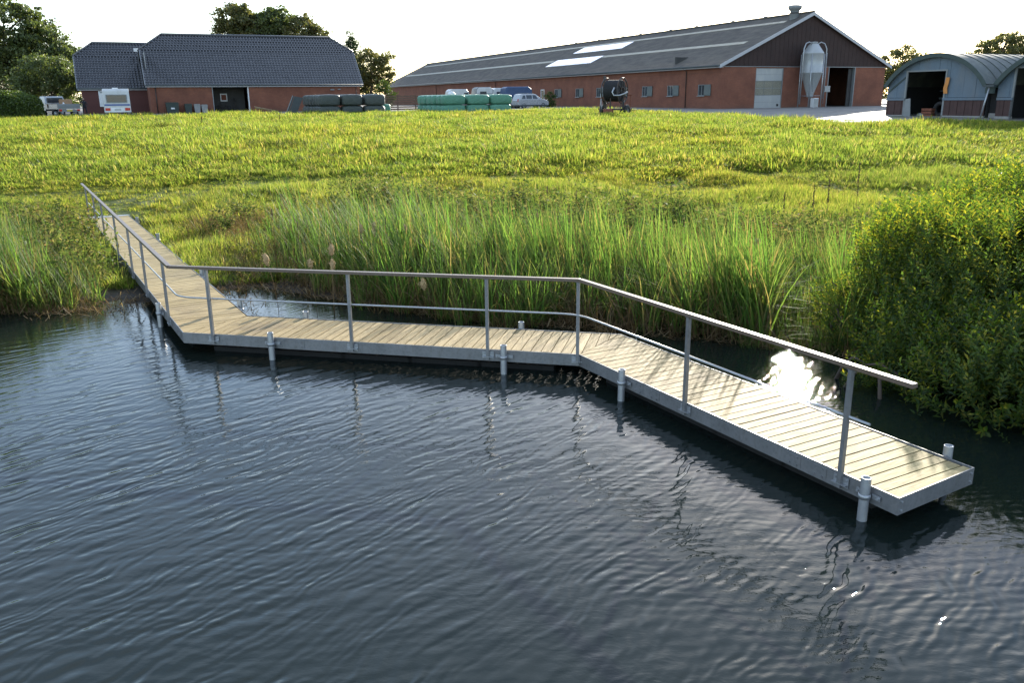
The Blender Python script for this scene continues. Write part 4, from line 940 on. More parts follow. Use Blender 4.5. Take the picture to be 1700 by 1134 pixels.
# silver estate car
car = thing('parked_car', 'silver off-road estate car with roof rails parked by the barn wall', 'car', (2.3, 99, 2.85), R(30))
car.scale = (.93, .95, .97)
loft(([(-2.1, .45), (-2.12, .95), (-1.95, 1.05), (1.0, 1.08), (1.85, .98), (2.12, .8), (2.15, .42), (1.75, .3), (-1.8, .3)], lambda z: .9), M['carsilver'], 'body', car)
loft(([(-1.98, 1.04), (-1.75, 1.6), (-1.5, 1.66), (.1, 1.66), (.45, 1.6), (1.15, 1.07)], lambda z: .88 - max(0, z - 1.0) * .28), M['carsilver'], 'cabin', car)
for a, b in (((-1.65, 1.12), (-1.1, 1.5)), ((-1.0, 1.12), (-.2, 1.54)), ((-.1, 1.12), (.62, 1.54))):
    for sy in (-1, 1):
        q = MB(); y0 = .885 - (a[1] - 1) * .28 + .006; y1 = .885 - (b[1] - 1) * .28 + .006; xr = b[0] - (.32 if a[0] > -.2 else 0); xl = a[0] + (.2 if a[0] < -1.2 else 0)
        V = [(a[0], sy * y0, a[1]), (b[0], sy * y0, a[1]), (xr, sy * y1, b[1]), (xl, sy * y1, b[1])]; V += [(x, y - sy * .01, z) for x, y, z in V]
        q.add(V, [(0, 1, 2, 3), (4, 7, 6, 5), (0, 4, 5, 1), (1, 5, 6, 2), (2, 6, 7, 3), (3, 7, 4, 0)]).build('side_window', M['glassdark'], car)
MB().prism([(.47, 1.58), (1.13, 1.1), (1.15, 1.11), (.49, 1.6)], -.7, .7).build('windscreen', M['glassdark'], car)
for sy in (-1, 1): MB().tube([(-1.4, sy * .62, 1.68), (-1.2, sy * .62, 1.74), (.0, sy * .62, 1.74), (.15, sy * .62, 1.67)], .02, 6).build('roof_rail', M['greytrim'], car); wheel(car, -1.35, sy * .8, .34); wheel(car, 1.35, sy * .8, .34); MB().box(1.9, 2.1, sy * .65 - .16, sy * .65 + .16, .72, .88).build('headlight', M['white'], car); MB().box(-2.14, -2.08, sy * .74 - .08, sy * .74 + .08, .8, 1.1).build('tail_lamp', M['redlamp'], car)
MB().box(-1.9, 1.95, -.915, -.9, .3, .45).build('side_skirt', M['gutter'], car)
# caravan
cv = thing('caravan', 'white touring caravan seen from the rear with blue stripe and red lamps', 'caravan', (-35.9, 80.2, 2.76), R(25))
cv.scale = (.95, .95, .97)
loft(([(-2., .38), (-2., 1.5), (-1.85, 2.3), (-1.6, 2.5), (1.6, 2.5), (1.9, 2.3), (2., .38)], lambda z: 1.15), M['campwhite'], 'body', cv, .07).rotation_euler = (0, 0, math.pi / 2)
MB().box(-.82, .82, -2.045, -1.99, 1.33, 1.92).build('rear_window', M['glassdark'], cv)
MB().box(-.9, .9, -2.03, -1.99, 1.26, 1.32).box(-.9, .9, -2.03, -1.99, 1.93, 1.99).box(-.9, -.83, -2.03, -1.99, 1.32, 1.93).box(.83, .9, -2.03, -1.99, 1.32, 1.93).build('window_frame', M['greytrim'], cv)
MB().box(-1.1, 1.1, -2.02, -2.001, 1.0, 1.14).build('stripe', M['stripe'], cv)
MB().box(-1.12, 1.12, -2.06, -2.0, .42, .84).build('bumper', M['white'], cv)
for sx in (-1, 1): MB().box(sx * .85 - .22, sx * .85 + .22, -2.1, -2.061, .56, .8).build('tail_lamp', M['redlamp'], cv); w_ = wheel(cv, sx * .9, .1, .33)
MB().box(-.28, .28, -2.08, -2.061, .58, .7).build('number_plate', M['offwhite'], cv)
MB().box(-.25, .25, -1.2, -.6, 2.5, 2.6).build('roof_hatch', M['white'], cv)
MB().tube([(-.4, 2.9, .45), (0, 2.0, .45), (.4, 2.9, .45)], .04, 6).build('drawbar', M['greytrim'], cv)
# pickup
pk = thing('pickup_truck', 'grey dropside pickup truck with boxes on its bed beside the hedge', 'pickup', (-41.3, 80.3, 2.76), R(48))
rt = R(90)
pb_ = MB(); pb_.box(-.98, .98, -2.3, .6, .72, .8).box(-.98, -.95, -2.3, .6, .8, 1.15).box(.95, .98, -2.3, .6, .8, 1.15).build('bed', M['carsilver'], pk)
MB().box(-.97, .97, -2.34, -2.305, .78, 1.17).box(-.97, .97, -2.36, -2.34, .92, .95).build('tailgate', M['greytrim'], pk)
MB().box(-.9, .9, -2.35, -2.1, .48, .68).build('bumper', M['greytrim'], pk)
MB().box(-.24, .24, -2.37, -2.351, .52, .64).build('number_plate', M['yellow'], pk)
for sx in (-1, 1): MB().box(sx * .78 - .13, sx * .78 + .13, -2.38, -2.351, .54, .7).build('tail_lamp', M['redlamp'], pk); wheel(pk, sx * .8, -1.3, .35).__class__; wheel(pk, sx * .8, 1.7, .35)
cb = loft(([(.65, .55), (.65, 1.25), (.85, 1.85), (1.9, 1.85), (2.4, 1.3), (3.2, 1.15), (3.3, .5)], lambda z: .92 - max(0, z - 1.2) * .18), M['carsilver'], 'cab', pk); cb.rotation_euler = (0, 0, math.pi / 2)
MB().box(-.68, .68, .60, .68, 1.3, 1.72).build('rear_window', M['glassdark'], pk)
for nm, lb_, x, y, s_, mt in (('cardboard_box', 'brown cardboard box standing on the pickup bed at its right side', .45, -.6, (.5, .4, .75), 'card'), ('wooden_crate', 'low wooden crate on the pickup bed behind the cab', -.45, .0, (.45, .45, .35), 'brownwood')):
    q = Matrix.Rotation(R(48), 3, 'Z') @ Vector((x, y, 0)); t = thing(nm, lb_, 'box', (-41.3 + q.x, 80.3 + q.y, 3.57), R(20))
    MB().box(-s_[0], s_[0], -s_[1], s_[1], 0, s_[2]).build('carton', M[mt], t); MB().box(-s_[0] - .01, s_[0] + .01, -.03, .03, s_[2], s_[2] + .012).build('lid_tape', M['wood'], t)
t = thing('plastic_can', 'white plastic can on the pickup bed by the tailgate', 'can', (-40.2, 79.1, 3.57), 0)
MB().lathe([(0, 0), (.14, 0), (.15, .3), (.06, .42), (.05, .5), (0, .5)], n=14).build('can_body', M['white'], t)
# trailers behind the green bales
def camper(name, label, x, y, rz, L_, W_, Hh, mat, roofmat, wins_):
    c = thing(name, label, 'trailer', (x, y, 2.85), rz)
    loft(([(-L_ / 2, .45), (-L_ / 2, Hh * .62), (-L_ / 2 + .15, Hh - .22), (-L_ / 2 + .4, Hh), (L_ / 2 - .4, Hh), (L_ / 2 - .1, Hh - .3), (L_ / 2, .45)], lambda z: W_ / 2), mat, 'body', c, .08)
    if roofmat: loft(([(-L_ / 2 - .03, Hh * .62), (-L_ / 2 + .1, Hh - .1), (-L_ / 2 + .4, Hh + .06), (L_ / 2 - .4, Hh + .06), (L_ / 2 + .02, Hh - .25), (L_ / 2 + .03, Hh * .62)], lambda z: W_ / 2 + .03 - max(0, z - Hh + .4) * .3), roofmat, 'canvas_top', c, .06)
    for a, b in wins_:
        MB().box(a, b, -W_ / 2 - .015, -W_ / 2 + .01, Hh * .62, Hh * .82).build('window', M['glassdark'], c)
    MB().box(-L_ / 2, L_ / 2, -W_ / 2 - .012, -W_ / 2 - .001, .8, .9).build('stripe', M['greytrim'], c)
    for sy in (-1, 1): wheel(c, -.1, sy * (W_ / 2 - .1), .32)
    MB().tube([(L_ / 2, -.4, .45), (L_ / 2 + .9, 0, .45), (L_ / 2, .4, .45)], .04, 6).build('drawbar', M['greytrim'], c)
    return c
camper('horse_trailer', 'small pale trailer with dark window, leftmost behind the green bales', -6.2, 104, .35, 2.6, 1.8, 2.25, M['campwhite'], None, [(-.9, -.4), (.6, 1.1)])
camper('horse_trailer', 'pale horse trailer with grey top, second from left behind the green bales', -3.2, 104, .35, 2.2, 1.9, 2.4, M['campwhite'], M['greytrim'], [(-.6, .2)])
camper('horse_trailer', 'grey box trailer with one square window behind the green bales', -1.4, 104.6, .35, 1.9, 1.9, 2.35, M['campwhite'], None, [(-.45, .2)])
camper('horse_trailer', 'blue horse trailer with rounded canvas top left of the silver car', .75, 102.5, .35, 3.3, 1.9, 2.4, M['blue'], M['blue'], [])
# wheelie bins, planks
for k, (x, mt, wd, ht, lb_) in enumerate(((1.9, 'binc', 1.2, 1.1, 'large dark green wheeled bin at the left corner of the garage'), (3.4, 'binc', .7, .95, 'narrow dark bin between the large bin and the grey boxes'), (4.25, 'grey', .6, .9, 'left grey plastic tub beside the garage gateway'), (4.95, 'grey', .6, .85, 'right grey plastic tub next to the gateway'))):
    c, s_ = math.cos(.438), math.sin(.438); b_ = thing('wheeled_bin', lb_, 'bin', (-35.92 + x * c + .7 * s_, 87.94 + x * s_ - .7 * c, 2.85), .438)
    MB().prism([(-wd / 2 + .06, .06), (wd / 2 - .06, .06), (wd / 2, ht - .1), (-wd / 2, ht - .1)], -.35, .35).build('tub', M[mt], b_)
    MB().prism([(-wd / 2 - .03, ht - .1), (wd / 2 + .03, ht - .1), (wd / 2 - .05, ht + .02), (-wd / 2 + .05, ht + .02)], -.38, .38).build('lid', M[mt], b_)
    if k == 0: MB().box(-.15, .2, -.365, -.351, .45, .6).build('sticker', M['white'], b_)
c, s_ = math.cos(.438), math.sin(.438)
lp_ = thing('timber_pile', 'long pale planks leaning low against the garage wall right of the gateway', 'timber', (-35.92 + 9.9 * c + 1.2 * s_, 87.94 + 9.9 * s_ - 1.2 * c, 2.85), .438)
for k in range(5): MB().bar((-.1 + k * .06, k * .12, .62 - k * .05), (2.1 + k * .05, k * .1 - .1, .1 - k * .01 + .05), .1, .035).build('plank', M['wood'], lp_)
fl = thing('yellow_pole', 'yellow marker stick leaning on the wing corner right of the caravan', 'stick', (-37.2, 84.6, 2.85), 0)
MB().tube([(0, 0, 0), (-.05, 0, .8), (-.12, .05, 1.35)], .05, 6).build('stick', M['yellow'], fl)
# ---------------------------------------------------------------- standing person in dark clothes
def person(x, y, z, rz):
    p = thing('person', 'person in dark jacket and trousers bending slightly between pickup and caravan', 'person', (x, y, z), rz)
    J = {'pel': (0, 0, .93), 'ch': (0, -.06, 1.22), 'nk': (0, -.11, 1.43), 'hd': (0, -.15, 1.55), 'ht': (0, -.15, 1.68),
         'hl': (-.1, 0, .88), 'kl': (-.12, -.06, .48), 'al': (-.12, .03, .08), 'tl': (-.13, -.16, .04), 'hr': (.1, 0, .88), 'kr': (.14, -.02, .48), 'ar': (.15, .1, .08), 'tr': (.17, -.1, .04),
         'sl': (-.19, -.08, 1.36), 'el': (-.25, -.12, 1.09), 'wl': (-.2, -.32, .95), 'fl': (-.19, -.4, .92), 'sr': (.19, -.08, 1.36), 'er': (.26, -.08, 1.09), 'wr': (.22, -.26, .92), 'fr': (.21, -.34, .89)}
    Rd = dict(pel=.15, ch=.16, nk=.06, hd=.095, ht=.08, hl=.095, kl=.065, al=.045, tl=.04, hr=.095, kr=.065, ar=.045, tr=.04, sl=.07, el=.045, wl=.032, fl=.03, sr=.07, er=.045, wr=.032, fr=.03)
    E_ = [('pel', 'ch'), ('ch', 'nk'), ('nk', 'hd'), ('hd', 'ht'), ('pel', 'hl'), ('hl', 'kl'), ('kl', 'al'), ('al', 'tl'), ('pel', 'hr'), ('hr', 'kr'), ('kr', 'ar'), ('ar', 'tr'), ('ch', 'sl'), ('sl', 'el'), ('el', 'wl'), ('wl', 'fl'), ('ch', 'sr'), ('sr', 'er'), ('er', 'wr'), ('wr', 'fr')]
    ks = list(J); me = bpy.data.meshes.new('body'); me.from_pydata([J[k] for k in ks], [(ks.index(a), ks.index(b)) for a, b in E_], [])
    me.materials.append(M['clothdark']); o = link('body', me, p); sk = o.modifiers.new('skin', 'SKIN')
    for i, k in enumerate(ks): me.skin_vertices[0].data[i].radius = (Rd[k], Rd[k] * .85); me.skin_vertices[0].data[i].use_root = (k == 'pel')
    sb = o.modifiers.new('sub', 'SUBSURF'); sb.levels = sb.render_levels = 2
    MB().lathe([(0, -.13), (.05, -.12), (.078, -.03), (.082, .05), (.0, .06)], (0, -.16, 1.6), 16).build('face', M['skin'], p)
    MB().lathe([(.083, -.02), (.094, .03), (.08, .1), (.04, .13), (0, .135)], (0, -.145, 1.6), 16).build('hair', M['hair'], p)
person(-39.1, 80.6, 2.76, R(25))
# ---------------------------------------------------------------- foliage helpers
def orient(n, r):
    a = r.normal(size=(n, 3)); a /= np.linalg.norm(a, axis=1, keepdims=True); b = r.normal(size=(n, 3)); b -= (a * b).sum(1, keepdims=True) * a; b /= np.linalg.norm(b, axis=1, keepdims=True); return a, b
def leaf_cloud(C_, size, r, ratio=.6, a=None, b=None):
    """folded four-corner leaves at points C_"""
    n = len(C_); 
    if a is None: a, b = orient(n, r)
    s = (size * r.uniform(.6, 1.35, n))[:, None]
    V = np.stack([C_ - a * s * .5, C_ + b * s * ratio * .5, C_ + a * s * .5, C_ - b * s * ratio * .5], 1).reshape(-1, 3)
    return V, np.arange(4 * n).reshape(n, 4)
def tree(name, label, x, y, z0, blobs, mat, leaf=.26, dens=1., seed=1, trunk_r=.28, cat='tree', group='trees round the farm', clus=.55, per=46):
    """blobs: (dx, dy, z, rx, ry, rz) ellipsoids that make up the crown, filled with leaf clusters with gaps between"""
    r = np.random.default_rng(seed); t = thing(name, label, cat, (x, y, z0), 0, group)
    tips = []
    for (bx, by, bz, rx, ry, rz) in blobs:
        k = int(dens * 9 * (rx * ry * rz) ** (2 / 3) / clus ** 1.2)
        d = r.normal(size=(k, 3)); d /= np.linalg.norm(d, axis=1, keepdims=True); q = r.uniform(.35, 1., (k, 1)) ** .45
        q = q * (1 + .22 * np.sin(d[:, :1] * 7 + seed) * np.cos(d[:, 2:3] * 6))
        tips.append(np.array([bx, by, bz]) + d * q * np.array([rx, ry, rz]))
    tips = np.concatenate(tips); n = len(tips)
    cr = clus * r.uniform(.6, 1.3, n)
    C_ = np.repeat(tips, per, 0) + r.normal(size=(n * per, 3)) * np.repeat(cr, per)[:, None] * .55 * np.array([1, 1, .6])
    V, F = leaf_cloud(C_, leaf, r, .7); o = link('crown', npmesh('crown', V, F, mat), t); tag(o, kind='stuff')
    tk = MB(); top = max(b[2] for b in blobs); base = min(b[2] - b[5] for b in blobs); cx = np.mean([b[0] for b in blobs]); cy = np.mean([b[1] for b in blobs])
    spine = [Vector((cx * f ** 1.5 + r.normal(0, .12) * f, cy * f ** 1.5, top * f)) for f in (0, .2, .4, .6, .8, 1)]
    tk.tube([spine[0] - Vector((0, 0, .3))] + spine[1:], [trunk_r * (1 - .82 * f) + .02 for f in (0, .2, .4, .6, .8, 1)], 8)
    for i in r.choice(n, min(n, 34), replace=False):
        q = Vector(tips[i]); f = min(.95, max(.18, (q.z - .25 * (abs(q.x - cx) + abs(q.y - cy))) / top * .9)); s0 = spine[0].lerp(spine[-1], f); mid = s0.lerp(q, .5) + Vector((0, 0, .25))
        tk.tube([s0, mid, q], [trunk_r * .32 * (1 - f * .6), trunk_r * .2, .02], 5, False)
    tk.build('trunk', M['bark'], t, fix=False); return t
T_ = tree
T_('broadleaf_tree', 'tallest broad tree, dark green, at the far left edge of the photo', -63, 112, 2.9, [(0, 0, 9.5, 6.2, 5, 4.2), (-4.5, 0, 8.5, 4, 4, 4.2), (4.2, -1, 7.6, 3.4, 3.4, 3.0), (1, 0, 5.6, 4.8, 4, 2.2), (7.2, -1, 6.2, 2.4, 2.6, 2.0), (-8, 0, 6, 4, 4, 4)], M['tree'], .34, .95, 1, .45)
T_('broadleaf_tree', 'low round dark tree between the hedge and the boarded wing', -50.5, 97, 2.9, [(0, 0, 4.2, 2.9, 2.8, 2.1), (2, 0, 3.3, 1.9, 2, 1.7), (-2, 0, 3.3, 1.8, 2, 1.8)], M['tree'], .24, 1.35, 2, .2)
T_('broadleaf_tree', 'pale bushy tree behind the clipped hedge at the left edge', -60, 100, 2.9, [(0, 0, 2.6, 2.6, 2.4, 1.9), (-4, 0, 3.4, 3, 3, 2.3), (3, 1, 1.9, 1.8, 2, 1.4)], M['tree2'], .24, 1.2, 3, .2)
T_('broadleaf_tree', 'left one of the tree crowns showing over the garage ridge', -43.2, 143, 2.9, [(0, 0, 13.3, 3.4, 3.4, 2.7), (2.2, 0, 12., 2.8, 3, 2.8), (-1, 0, 10., 2.8, 3, 3.6)], M['tree2'], .36, 1.1, 4, .4)
T_('broadleaf_tree', 'middle one of the tree crowns showing over the garage ridge', -37.0, 143, 2.9, [(0, 0, 12.6, 2.9, 3, 2.9), (-1.5, 0, 11, 3.2, 3.2, 3.6)], M['tree'], .36, 1.1, 5, .4)
T_('broadleaf_tree', 'right sloping tree crown over the garage ridge', -33., 142, 2.9, [(0, 0, 11.4, 2.5, 3, 2.6), (2.4, 0, 9.8, 2.2, 2.5, 2.5), (4.6, 0, 7.8, 1.9, 2.5, 2.2)], M['tree2'], .36, 1.1, 6, .4)
T_('conifer', 'slim dark conifer with pointed top at the right end of the garage', -19.2, 109, 2.9, [(0, 0, 8.6, .35, .35, 1.3), (0, 0, 7., .9, .9, 1.1), (0, 0, 5.6, 1.3, 1.3, 1.3), (0, 0, 3.6, 1.8, 1.7, 2.0)], M['conifer'], .2, 1.7, 7, .16)
T_('broadleaf_tree', 'autumn-tinged tree beside the conifer right of the garage', -16.9, 107, 2.9, [(0, 0, 4.6, 1.9, 1.9, 2.3), (1.5, 0, 4.3, 1.3, 1.5, 1.9), (-1, 0, 2.6, 1.8, 1.8, 2), (2.2, 0, 6.0, .8, .8, .6)], M['tree2'], .24, 1.2, 8, .2)
T_('shrub', 'pale green shrub in front of the far end of the barn', -14.2, 101, 2.85, [(0, 0, 1.7, 1.1, 1.1, 1.5)], M['hedge'], .16, 1.6, 9, .08, 'shrub', clus=.4)
T_('shrub', 'small green shrub by the white barn door behind the silver car', 5.0, 108, 2.85, [(0, 0, 1.0, .75, .75, 1.0)], M['hedge'], .14, 1.8, 10, .06, 'shrub', clus=.35)
T_('broadleaf_tree', 'open tree between the barn gable and the arch sheds, nearer one', 47.5, 108, 2.9, [(0, 0, 4.6, 2.4, 2.2, 2.1), (1.6, 0, 3., 2.0, 2, 2.2), (-1.2, 0, 2.5, 1.6, 2, 1.8)], M['tree2'], .26, .95, 12, .22)
T_('broadleaf_tree', 'thin tree behind the left slope of the first arch shed', 51.5, 110, 2.9, [(0, 0, 4.3, 1.9, 2, 1.9), (1.8, 0, 2.6, 1.8, 2, 1.8)], M['tree'], .26, .9, 13, .2)
T_('broadleaf_tree', 'wide tree top showing over the roof of the first arch shed', 68, 122, 2.9, [(0, 0, 7.2, 3.4, 3, 1.7), (2, 0, 5.8, 2.6, 3, 2), (-3, 0, 5.6, 1.8, 2, 1.4)], M['tree2'], .28, .9, 14, .3)
T_('broadleaf_tree', 'tree top showing over the shed roof at the right edge of the photo', 75.5, 122, 2.9, [(0, 0, 6.6, 2.6, 3, 1.7), (3.5, 0, 6.6, 2.6, 3, 2)], M['tree'], .28, .9, 15, .3)
for k, (x, y, w_) in enumerate(((-95, 190, 9), (-78, 185, 8), (-64, 190, 7))):
    T_('distant_tree', ('leftmost', 'middle', 'right')[k] + ' low distant tree beyond the left edge of the farm', x, y, 3.0, [(0, 0, 3.2, w_, 4, 3.0)], M['tree'], .5, .5, 30 + k, .3, clus=1.2, per=60)
# clipped hedge
hg = thing('clipped_hedge', 'dense clipped hedge with rounded top at the left edge of the field', 'hedge', (-45.8, 76, 2.68), 0)
r = np.random.default_rng(50); n = 42000
u_ = r.uniform(-1, 1, (n, 3)); ax_ = r.integers(0, 3, n); sg = np.where(r.random(n) < .5, -1, 1); u_[np.arange(n), ax_] = sg; u_[:, 2] = np.abs(u_[:, 2])
nrm_ = (np.abs(u_) ** 5).sum(1) ** (1 / 5.); u_ = u_ / nrm_[:, None]
Pn = u_ * np.array([4.4, 2.6, 2.32]) * (1 + r.normal(0, .012, (n, 1)) + .03 * np.sin(u_[:, :1] * 14))
V, F = leaf_cloud(Pn, .15, r, .7); tag(link('foliage', npmesh('foliage', V, F, M['hedge']), hg), kind='stuff')
MB().box(-3.4, 3.4, -1.6, 1.6, 0, 1.5).build('inner_twigs', M['bark'], hg)

# ---------------------------------------------------------------- scattering by instancing (only for uncountable growth)
def strip(P0, heading, hgt, wid, lean, seg=3, curl=1.8):
    """one leaf blade: returns verts, faces (quads) ; lean = horizontal travel of the tip along heading"""
    t = np.linspace(0, 1, seg + 1); hx, hy = math.cos(heading), math.sin(heading)
    px, py = -hy, hx; V = []
    for q in t:
        w_ = wid * (1 - q ** 2.2) * .5 + wid * .03; off = lean * q ** curl; z = hgt * (q - .28 * abs(lean) / max(hgt, .01) * q ** 3)
        c = (P0[0] + hx * off, P0[1] + hy * off, z); V += [(c[0] - px * w_, c[1] - py * w_, c[2]), (c[0] + px * w_, c[1] + py * w_, c[2])]
    return V, [(2 * i, 2 * i + 1, 2 * i + 3, 2 * i + 2) for i in range(seg)]
def clump(name, mat, n, rad, h, wid, lean, seed, wind=None, seg=3, dry=None):
    r = random.Random(seed); VV = []; FF = []
    for _ in range(n):
        a = r.uniform(0, 6.283); q = rad * math.sqrt(r.random()); p = (q * math.cos(a), q * math.sin(a))
        hh_ = h * r.uniform(.5, 1.15); hd = a + r.uniform(-.8, .8) if wind is None or r.random() < .3 else wind + r.uniform(-.6, .6)
        V, F = strip(p, hd, hh_, wid * r.uniform(.7, 1.3), lean * r.uniform(.3, 1.4), seg); o = len(VV); VV += V; FF += [tuple(i + o for i in f) for f in F]
    me = npmesh(name, VV, FF, mat); return bpy.data.objects.new(name, me)
def weedclump(name, mat, n, h, seed, leaf=.05, nl=16):
    r = np.random.default_rng(seed); VV = []; FF = []
    for _ in range(n):
        p = r.normal(0, .12, 2); hh_ = h * r.uniform(.6, 1.15); ln = r.normal(0, .08, 2) * h
        V, F = strip((p[0], p[1]), math.atan2(ln[1], ln[0]), hh_, .008, np.hypot(*ln), 3, 1.4); o = len(VV); VV += V; FF += [tuple(i + o for i in f) for f in F]
        t = r.uniform(.15, 1, nl); C_ = np.stack([p[0] + ln[0] * t ** 1.4, p[1] + ln[1] * t ** 1.4, hh_ * t], 1) + r.normal(0, .035, (nl, 3))
        V, F = leaf_cloud(C_, leaf * 1.6, r, .45); o = len(VV); VV += [tuple(v) for v in V]; FF += [tuple(int(i) + o for i in f) for f in F]
    return bpy.data.objects.new(name, npmesh(name, VV, FF, mat))
def scatter(name, label, cat, variants, P_, rz, sc, idx, tilt=None, sz=None):
    col = bpy.data.collections.new(name + '_sources')
    for k, v in enumerate(variants): v.name = '%s_variant_%02d' % (name, k); col.objects.link(v)
    n = len(P_); me = bpy.data.meshes.new(name); me.vertices.add(n); me.vertices.foreach_set('co', np.asarray(P_, np.float32).ravel())
    rot = np.zeros((n, 3), np.float32); rot[:, 2] = rz
    if tilt is not None: rot[:, 0] = tilt[:, 0]; rot[:, 1] = tilt[:, 1]
    S3 = np.repeat(np.asarray(sc, np.float32)[:, None], 3, 1)
    if sz is not None: S3[:, 2] *= sz
    a = me.attributes.new('rot', 'FLOAT_VECTOR', 'POINT'); a.data.foreach_set('vector', rot.ravel())
    a = me.attributes.new('scl', 'FLOAT_VECTOR', 'POINT'); a.data.foreach_set('vector', S3.ravel())
    a = me.attributes.new('idx', 'INT', 'POINT'); a.data.foreach_set('value', np.asarray(idx, np.int32))
    o = bpy.data.objects.new(name, me); COL.objects.link(o); tag(o, label, cat, kind='stuff')
    ng = bpy.data.node_groups.new(name, 'GeometryNodeTree'); ng.interface.new_socket('Geometry', in_out='INPUT', socket_type='NodeSocketGeometry'); ng.interface.new_socket('Geometry', in_out='OUTPUT', socket_type='NodeSocketGeometry')
    N = ng.nodes; gi = N.new('NodeGroupInput'); go = N.new('NodeGroupOutput'); iop = N.new('GeometryNodeInstanceOnPoints'); ci = N.new('GeometryNodeCollectionInfo')
    ci.inputs['Collection'].default_value = col; ci.inputs['Separate Children'].default_value = True; ci.inputs['Reset Children'].default_value = True
    def attr(nm, dt):
        q = N.new('GeometryNodeInputNamedAttribute'); q.data_type = dt; q.inputs['Name'].default_value = nm; return q.outputs['Attribute']
    Lk = ng.links.new; Lk(gi.outputs[0], iop.inputs['Points']); Lk(ci.outputs[0], iop.inputs['Instance']); iop.inputs['Pick Instance'].default_value = True
    Lk(attr('idx', 'INT'), iop.inputs['Instance Index']); Lk(attr('rot', 'FLOAT_VECTOR'), iop.inputs['Rotation']); Lk(attr('scl', 'FLOAT_VECTOR'), iop.inputs['Scale']); Lk(iop.outputs[0], go.inputs[0])
    md = o.modifiers.new('scatter', 'NODES'); md.node_group = ng; return o
def on_deck(x, y, pad=.25):
    hit = np.zeros(len(x), bool)
    for s in range(3):
        ax, ay = A[s]; bx, by = A[s + 1]; L = math.hypot(bx - ax, by - ay); d = ((bx - ax) / L, (by - ay) / L)
        t = (x - ax) * d[0] + (y - ay) * d[1]; c = -(x - ax) * -d[1] * -1 if False else (x - ax) * -d[1] + (y - ay) * d[0]
        hit |= (t > -.6) & (t < L + .4) & (c > -pad) & (c < 1.2 + pad)
    return hit
def shore(x, y): return y - np.interp(x, SHX, SHY)
r = np.random.default_rng(99)
# ---- meadow
def field_points(n, y0, y1, power=1.):
    y = y0 + (y1 - y0) * r.random(n) ** power; x = r.uniform(-1, 1, n) * (y * .68 + 4)
    return x, y
def place(x, y, keep): x, y = x[keep], y[keep]; return x, y, height(x, y)
gv = [clump('grass', M['grass'], 46, .20, .24, .012, .12, 1), clump('grass', M['grass'], 40, .22, .32, .012, .20, 2), clump('grass', M['grass'], 50, .24, .18, .014, .12, 3), clump('grass', M['grass'], 34, .18, .30, .010, .22, 4, wind=math.pi),
      clump('grass', M['grass'], 60, .42, .22, .028, .16, 5), clump('grass', M['grass'], 60, .42, .30, .026, .22, 6), clump('grass', M['grass'], 54, .45, .26, .030, .24, 7, wind=math.pi)]
X1, Y1 = field_points(26000, 17.5, 36); s_ = shore(X1, Y1); al, ac, L0 = seg_coords(X1, Y1)
ramp_wear = np.exp(-(((X1 + 12.5) / 3.2) ** 2 + ((Y1 - 31) / 3) ** 2))
path = np.exp(-((Y1 - 35 - .05 * X1) / 1.6) ** 2)
k1 = (s_ > 1.5 + 3.0 * vn(X1 * .3, Y1 * .3)) & ~on_deck(X1, Y1, .15) & (r.random(len(X1)) > .75 * ramp_wear) & (height(X1, Y1) > np.where(np.abs(ac) < 4, .03, .06))
x, y, z = place(X1, Y1, k1); h1 = np.clip(1.0 + 1.5 * vn(x * .5 + 3, y * .5) - .55 * ramp_wear[k1] - .5 * path[k1], .3, 1.8) 
P1 = np.stack([x, y, z - .02], 1); S1 = r.uniform(.8, 1.3, len(x)); I1 = r.integers(0, 4, len(x))
X2, Y2 = field_points(48000, 33.5, 84, 1.25); k2 = (Y2 < np.interp(X2, YX, YY) + .3) & (Y2 > 35 + 3.5 * vn(X2 * .3, Y2 * 0 + 2) + r.normal(0, .5, len(X2))); x, y, z = place(X2, Y2, k2)
h2 = np.clip(1.0 + .8 * vn(x * .35 + 3, y * .35) + .4 * vn(x * 1.1, y * 1.1), .5, 1.5) * np.clip(.55 + (y - 34) * .12, .55, 1) * r.uniform(.75, 1.3, len(y))
P2_ = np.stack([x, y, z - .03], 1); S2 = r.uniform(.9, 1.5, len(x)); I2 = r.integers(4, 7, len(x))
PP = np.concatenate([P1, P2_]); n = len(PP)
scatter('meadow_grass', 'rough yellow-green meadow grass covering the field up to the farm', 'grass', gv, PP, r.uniform(0, 6.28, n), np.concatenate([S1, S2]), np.concatenate([I1, I2]), sz=np.concatenate([h1, h2]))
# ---- tussocks
tv = [clump('tuss', M['tuss'], 150, .26, .42, .010, .34, 11), clump('tuss', M['tuss'], 150, .30, .34, .010, .38, 12), clump('tuss', M['dryreed'], 90, .24, .36, .009, .32, 13)]
x, y = field_points(330, 24, 78, 1.3); kk = (y < np.interp(x, YX, YY) - 1) & ~on_deck(x, y, .5) & (vn(x * .12 + 50, y * .2) > -.08)
x, y = x[kk], y[kk]; ex = [(-26.5, 42.5), (-25.5, 43), (-24.9, 42.2), (-13, 43.5), (-12.1, 43), (-11, 42.6), (-10.5, 43.5), (-6, 42), (-5, 42.3), (-4.3, 41.8), (13.5, 37), (-22, 55), (-9, 62), (24, 48)]
x = np.concatenate([x, [e_[0] for e_ in ex]]); y = np.concatenate([y, [e_[1] for e_ in ex]]); z = height(x, y); n = len(x); sc = r.uniform(.5, 1.25, n); sc[-len(ex):] = 1.7
scatter('tussock_grass', 'dark green tussocks dotted through the meadow', 'grass', tv, np.stack([x, y, z - .03], 1), r.uniform(0, 6.28, n), sc, np.where(np.arange(n) >= n - 14, r.choice([0, 1], n), r.choice([0, 0, 1, 1, 2], n)))
